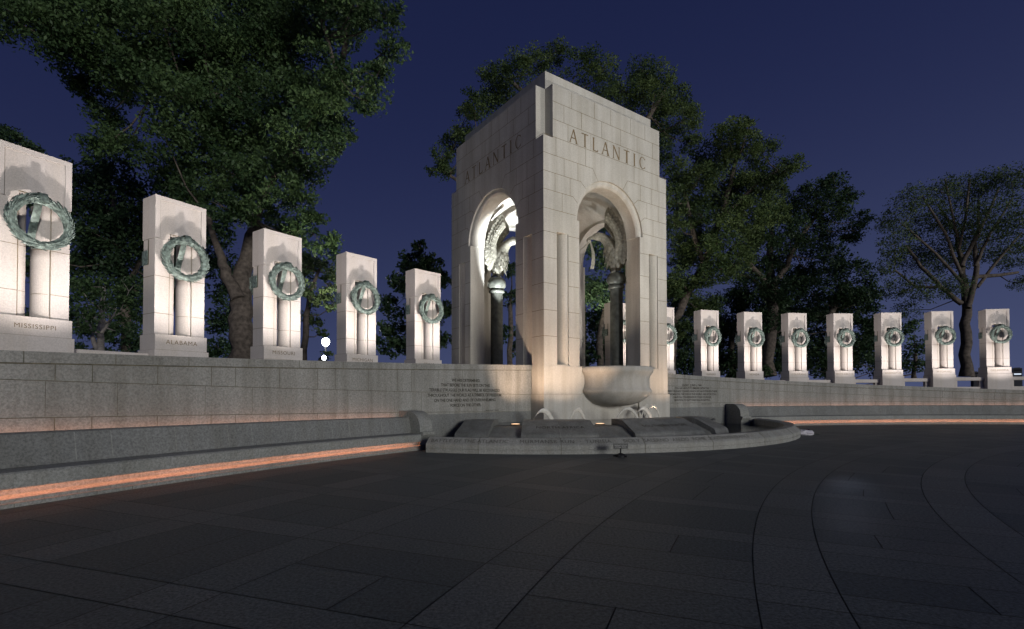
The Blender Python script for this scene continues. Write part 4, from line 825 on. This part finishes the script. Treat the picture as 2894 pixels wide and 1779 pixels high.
def leaves(blobs,size,k,clump,flat=.35,seed=1,sub=1,wid=.26):
    r_=np.random.default_rng(seed); C_=[];T_=[]
    for (x,y,z,r) in blobs:
        n=int(k*pi*r*r/(.5*size*size)); ns=max(5,int((9+6*r)*sub))
        d=r_.normal(size=(ns,3)); d/=np.linalg.norm(d,axis=1)[:,None]; subc=d*(r*.95*r_.uniform(.25,1,(ns,1))**.6)*np.array([1,1.15,.85])
        sr=r*clump*r_.uniform(.6,1.3,ns); idx=r_.integers(0,ns,n)
        T_.append(np.clip(r_.uniform(0,1,ns)[idx]*.7+r_.uniform(0,.3,n),0,1)); g_=r_.normal(size=(n,3)); g_*=np.minimum(1,2.0/np.linalg.norm(g_,axis=1))[:,None]
        C_.append(np.array([x,y,z])+subc[idx]+g_*sr[idx][:,None]*np.array([1,1,.7]))
    c=np.concatenate(C_); n=len(c)
    nr=r_.normal(size=(n,3)); nr[:,2]+=flat*2; nr/=np.linalg.norm(nr,axis=1)[:,None]
    t=np.cross(nr,r_.normal(size=(n,3))); t/=np.linalg.norm(t,axis=1)[:,None]; b=np.cross(nr,t)
    s=size*r_.uniform(.6,1.35,(n,1))
    v=np.stack([c-t*s*.5,c+b*s*wid-t*s*.05+nr*s*.05,c+t*s*.5-nr*s*.06,c-b*s*wid-t*s*.05+nr*s*.05],1).reshape(-1,3)
    return v,n,np.concatenate(T_)
def tree(name,key,label,cat,size,k,mat,clump=.24,twig=.03,group=None,flat=.35,bark='bark',sub=1,wid=.26,ntw=3):
    blobs,limbs=TREES[key]
    bx,by=limbs[0][0][0],limbs[0][0][1]
    e=empty(name,(bx,by,1.0),0,label,cat,group); off=np.array([bx,by,1.0])
    v,n,tn=leaves(blobs,size,k,clump,flat,seed=len(key)*7+len(blobs),sub=sub,wid=wid); v=v-off
    me=bpy.data.meshes.new('crown'); me.vertices.add(n*4); me.vertices.foreach_set('co',v.astype(np.float32).ravel())
    me.loops.add(n*4); me.loops.foreach_set('vertex_index',np.arange(n*4,dtype=np.int32)); me.polygons.add(n); me.polygons.foreach_set('loop_start',np.arange(0,n*4,4,dtype=np.int32)); me.polygons.foreach_set('loop_total',np.full(n,4,dtype=np.int32))
    me.update(calc_edges=True); a=me.attributes.new('tone','FLOAT','FACE'); a.data.foreach_set('value',tn.astype(np.float32)); me.materials.append(M[mat])
    o=bpy.data.objects.new('crown',me); col.objects.link(o); o.parent=e
    m=MB(); nodes=[]; rr=random.Random(len(blobs))
    for li,l in enumerate(limbs):
        pts=[(x-off[0],y-off[1],z-off[2],r) for x,y,z,r in l]; fine=[]
        for i in range(len(pts)-1):
            for q in range(4):
                t=q/4; p=[pts[i][j]*(1-t)+pts[i+1][j]*t for j in range(4)]; w=p[3]*.35*(0 if q==0 and i==0 else 1)
                fine.append((p[0]+rr.uniform(-w,w),p[1]+rr.uniform(-w,w),p[2],p[3]*(1.35 if li==0 and i==0 and q==0 else 1)))
        fine.append(pts[-1]); m.tube(fine,10); nodes+=[f for f in fine if f[2]>2 or len(limbs)==1]
    nodes=nodes or fine
    for (x,y,z,r) in blobs:
        p=np.array([x,y,z])-off; nb=min(nodes,key=lambda f:(f[0]-p[0])**2+(f[1]-p[1])**2+(f[2]-p[2])**2+max(0,f[2]-p[2])*3)
        a=np.array(nb[:3]); md=(a+p)/2+np.array([rr.uniform(-.1,.1)*r,rr.uniform(-.1,.1)*r,-.12*np.linalg.norm(p-a)])
        m.tube([(*a,min(nb[3]*.6,twig*2.2)),(*md,twig*1.6),(*p,twig)],5,cap=False)
        for q in range(ntw): d=np.array([rr.uniform(-1,1),rr.uniform(-1,1),rr.uniform(-.3,1)])*r*.7; m.tube([(*p,twig*.8),(*(p+d),twig*.35)],4,cap=False)
    m.build('trunk',bark,e); return e
tree('elm_tree','elm','huge old elm filling the upper left, its pale forked trunk behind the MISSOURI pillar','tree',.21,7.0,'leaf',clump=.26)
tree('shade_tree','backleft','dark tree mass behind the elm, between the first two left pillars','tree',.30,6.5,'leafdark',clump=.28)
tree('shade_tree','farleft','dark far treetop at the left edge above the first pillar','tree',.35,6,'leafdark')
tree('small_tree','crape','small pale-stemmed tree with two trunks between the MISSISSIPPI and ALABAMA pillars','tree',.15,3.2,'leaf',twig=.015,bark='barkpale')
tree('small_tree','lowlit','light-catching low tree right of the MISSOURI pillar, above the bright lamps','tree',.17,4.5,'leafolive',twig=.015)
tree('magnolia_tree','magnolia','dark pointed evergreen tree just left of the pavilion','tree',.25,6.5,'leafdark',clump=.22,flat=.1)
tree('shade_tree','behind','broad green tree rising behind the pavilion roof','tree',.22,5.5,'leafwarm',clump=.25)
tree('shade_tree','rightbig','tall clumpy tree right of the pavilion, leaning limb low on its left','tree',.22,6.0,'leafwarm',clump=.25)
tree('shade_tree','rightfork','dark tree with a forked black trunk behind the middle right pillars','tree',.24,6.2,'leafdark',clump=.26)
tree('shade_tree','rightlow','low dark understorey tree behind the sixth and seventh pillars from the right','tree',.30,6,'leafdark',clump=.28)
tree('shade_tree','rightlowb','low dark understorey tree behind the fourth and fifth pillars from the right','tree',.30,6,'leafdark',clump=.28)
tree('feathery_tree','feathery','thin feathery tree with several pale stems at the right edge','tree',.19,3.6,'leafolive',clump=.2,twig=.02,flat=.0,sub=4,wid=.19,ntw=5)
tree('shade_tree','archback','dark tree seen through the right arch of the pavilion','tree',.28,6,'leafdark',clump=.28)
tree('shade_tree','archleft','dark tree seen through the left arch of the pavilion','tree',.26,5,'leafdark',clump=.26)
tree('shrub','shrubright','low bright shrubs between the fourth and third pillars from the right','shrub',.2,4,'leaf',twig=.015)
spot('paving_patch_light',(9.4,14.4,1.6),(5.1,7.7,0),13,11,(.62,.72,1),1,.05)  # added beam for the bluish reflection-like patch on the paving; no lamp there

# ---------------- lamps that light the pavilion ----------------
def VP(u,v,z): return V(u,v,z)
spot('facade_floodlight',VP(7.5,-14,.5),VP(3.6,0,9.2),4000,44,(1,.95,.86),.9,.15)
WARM=(1,.70,.50)
spot('pool_uplight',VP(.85,-2.05,.75),VP(.8,0,4.4),400,98,WARM,.95,.05)
spot('pool_uplight',VP(7.1,-1.9,.75),VP(6.2,0,4.4),300,100,WARM,.95,.05)
spot('pool_uplight',VP(-1.5,-.6,.75),VP(0,.5,4.6),400,100,WARM,.95,.10)
spot('pool_uplight',VP(3.5,-3.3,.62),VP(3.5,-1.0,1.6),9,120,WARM,.9,.08)
for a,en in ((-36,36),(-26,36),(9,34),(20,70)): spot('jet_uplight',FP(a,6.4,.60),FP(a,6.9,1.6),en,110,WARM,.7,.05)
spot('wall_uplight',VP(-2.6,4.6,2.3),VP(0,5.0,5),45,110,(1,.88,.78),.9,.08)
spot('eagle_floodlight',VP(1.0,3.0,2.75),VP(1.65,5.3,8.6),8500,28,(.93,.97,1),.5,.05)
spot('eagle_floodlight',VP(3.3,.95,2.75),VP(5.2,1.7,8.5),420,27,(.93,.97,1),.5,.05)
spot('vault_floodlight',VP(3.5,3.0,2.75),VP(3.5,3.4,9),330,150,(1,.86,.72),.8,.1)

# added spots that brighten the tree crowns; no park lamps known here
for nm,p,t,en,an in (('tree_fill_light',V(9,10,2.6),(16.5, 42.0, 18.6),5200,48),('tree_fill_light',V(5,10,2.6),(12.9, 46.0, 29.0),4200,50),('tree_fill_light',P(-47,40,2.2),(-8.8, 27.0, 17.0),2600,60)):
    spot(nm,p,t,en,an,(1,.95,.74),.9,.2)
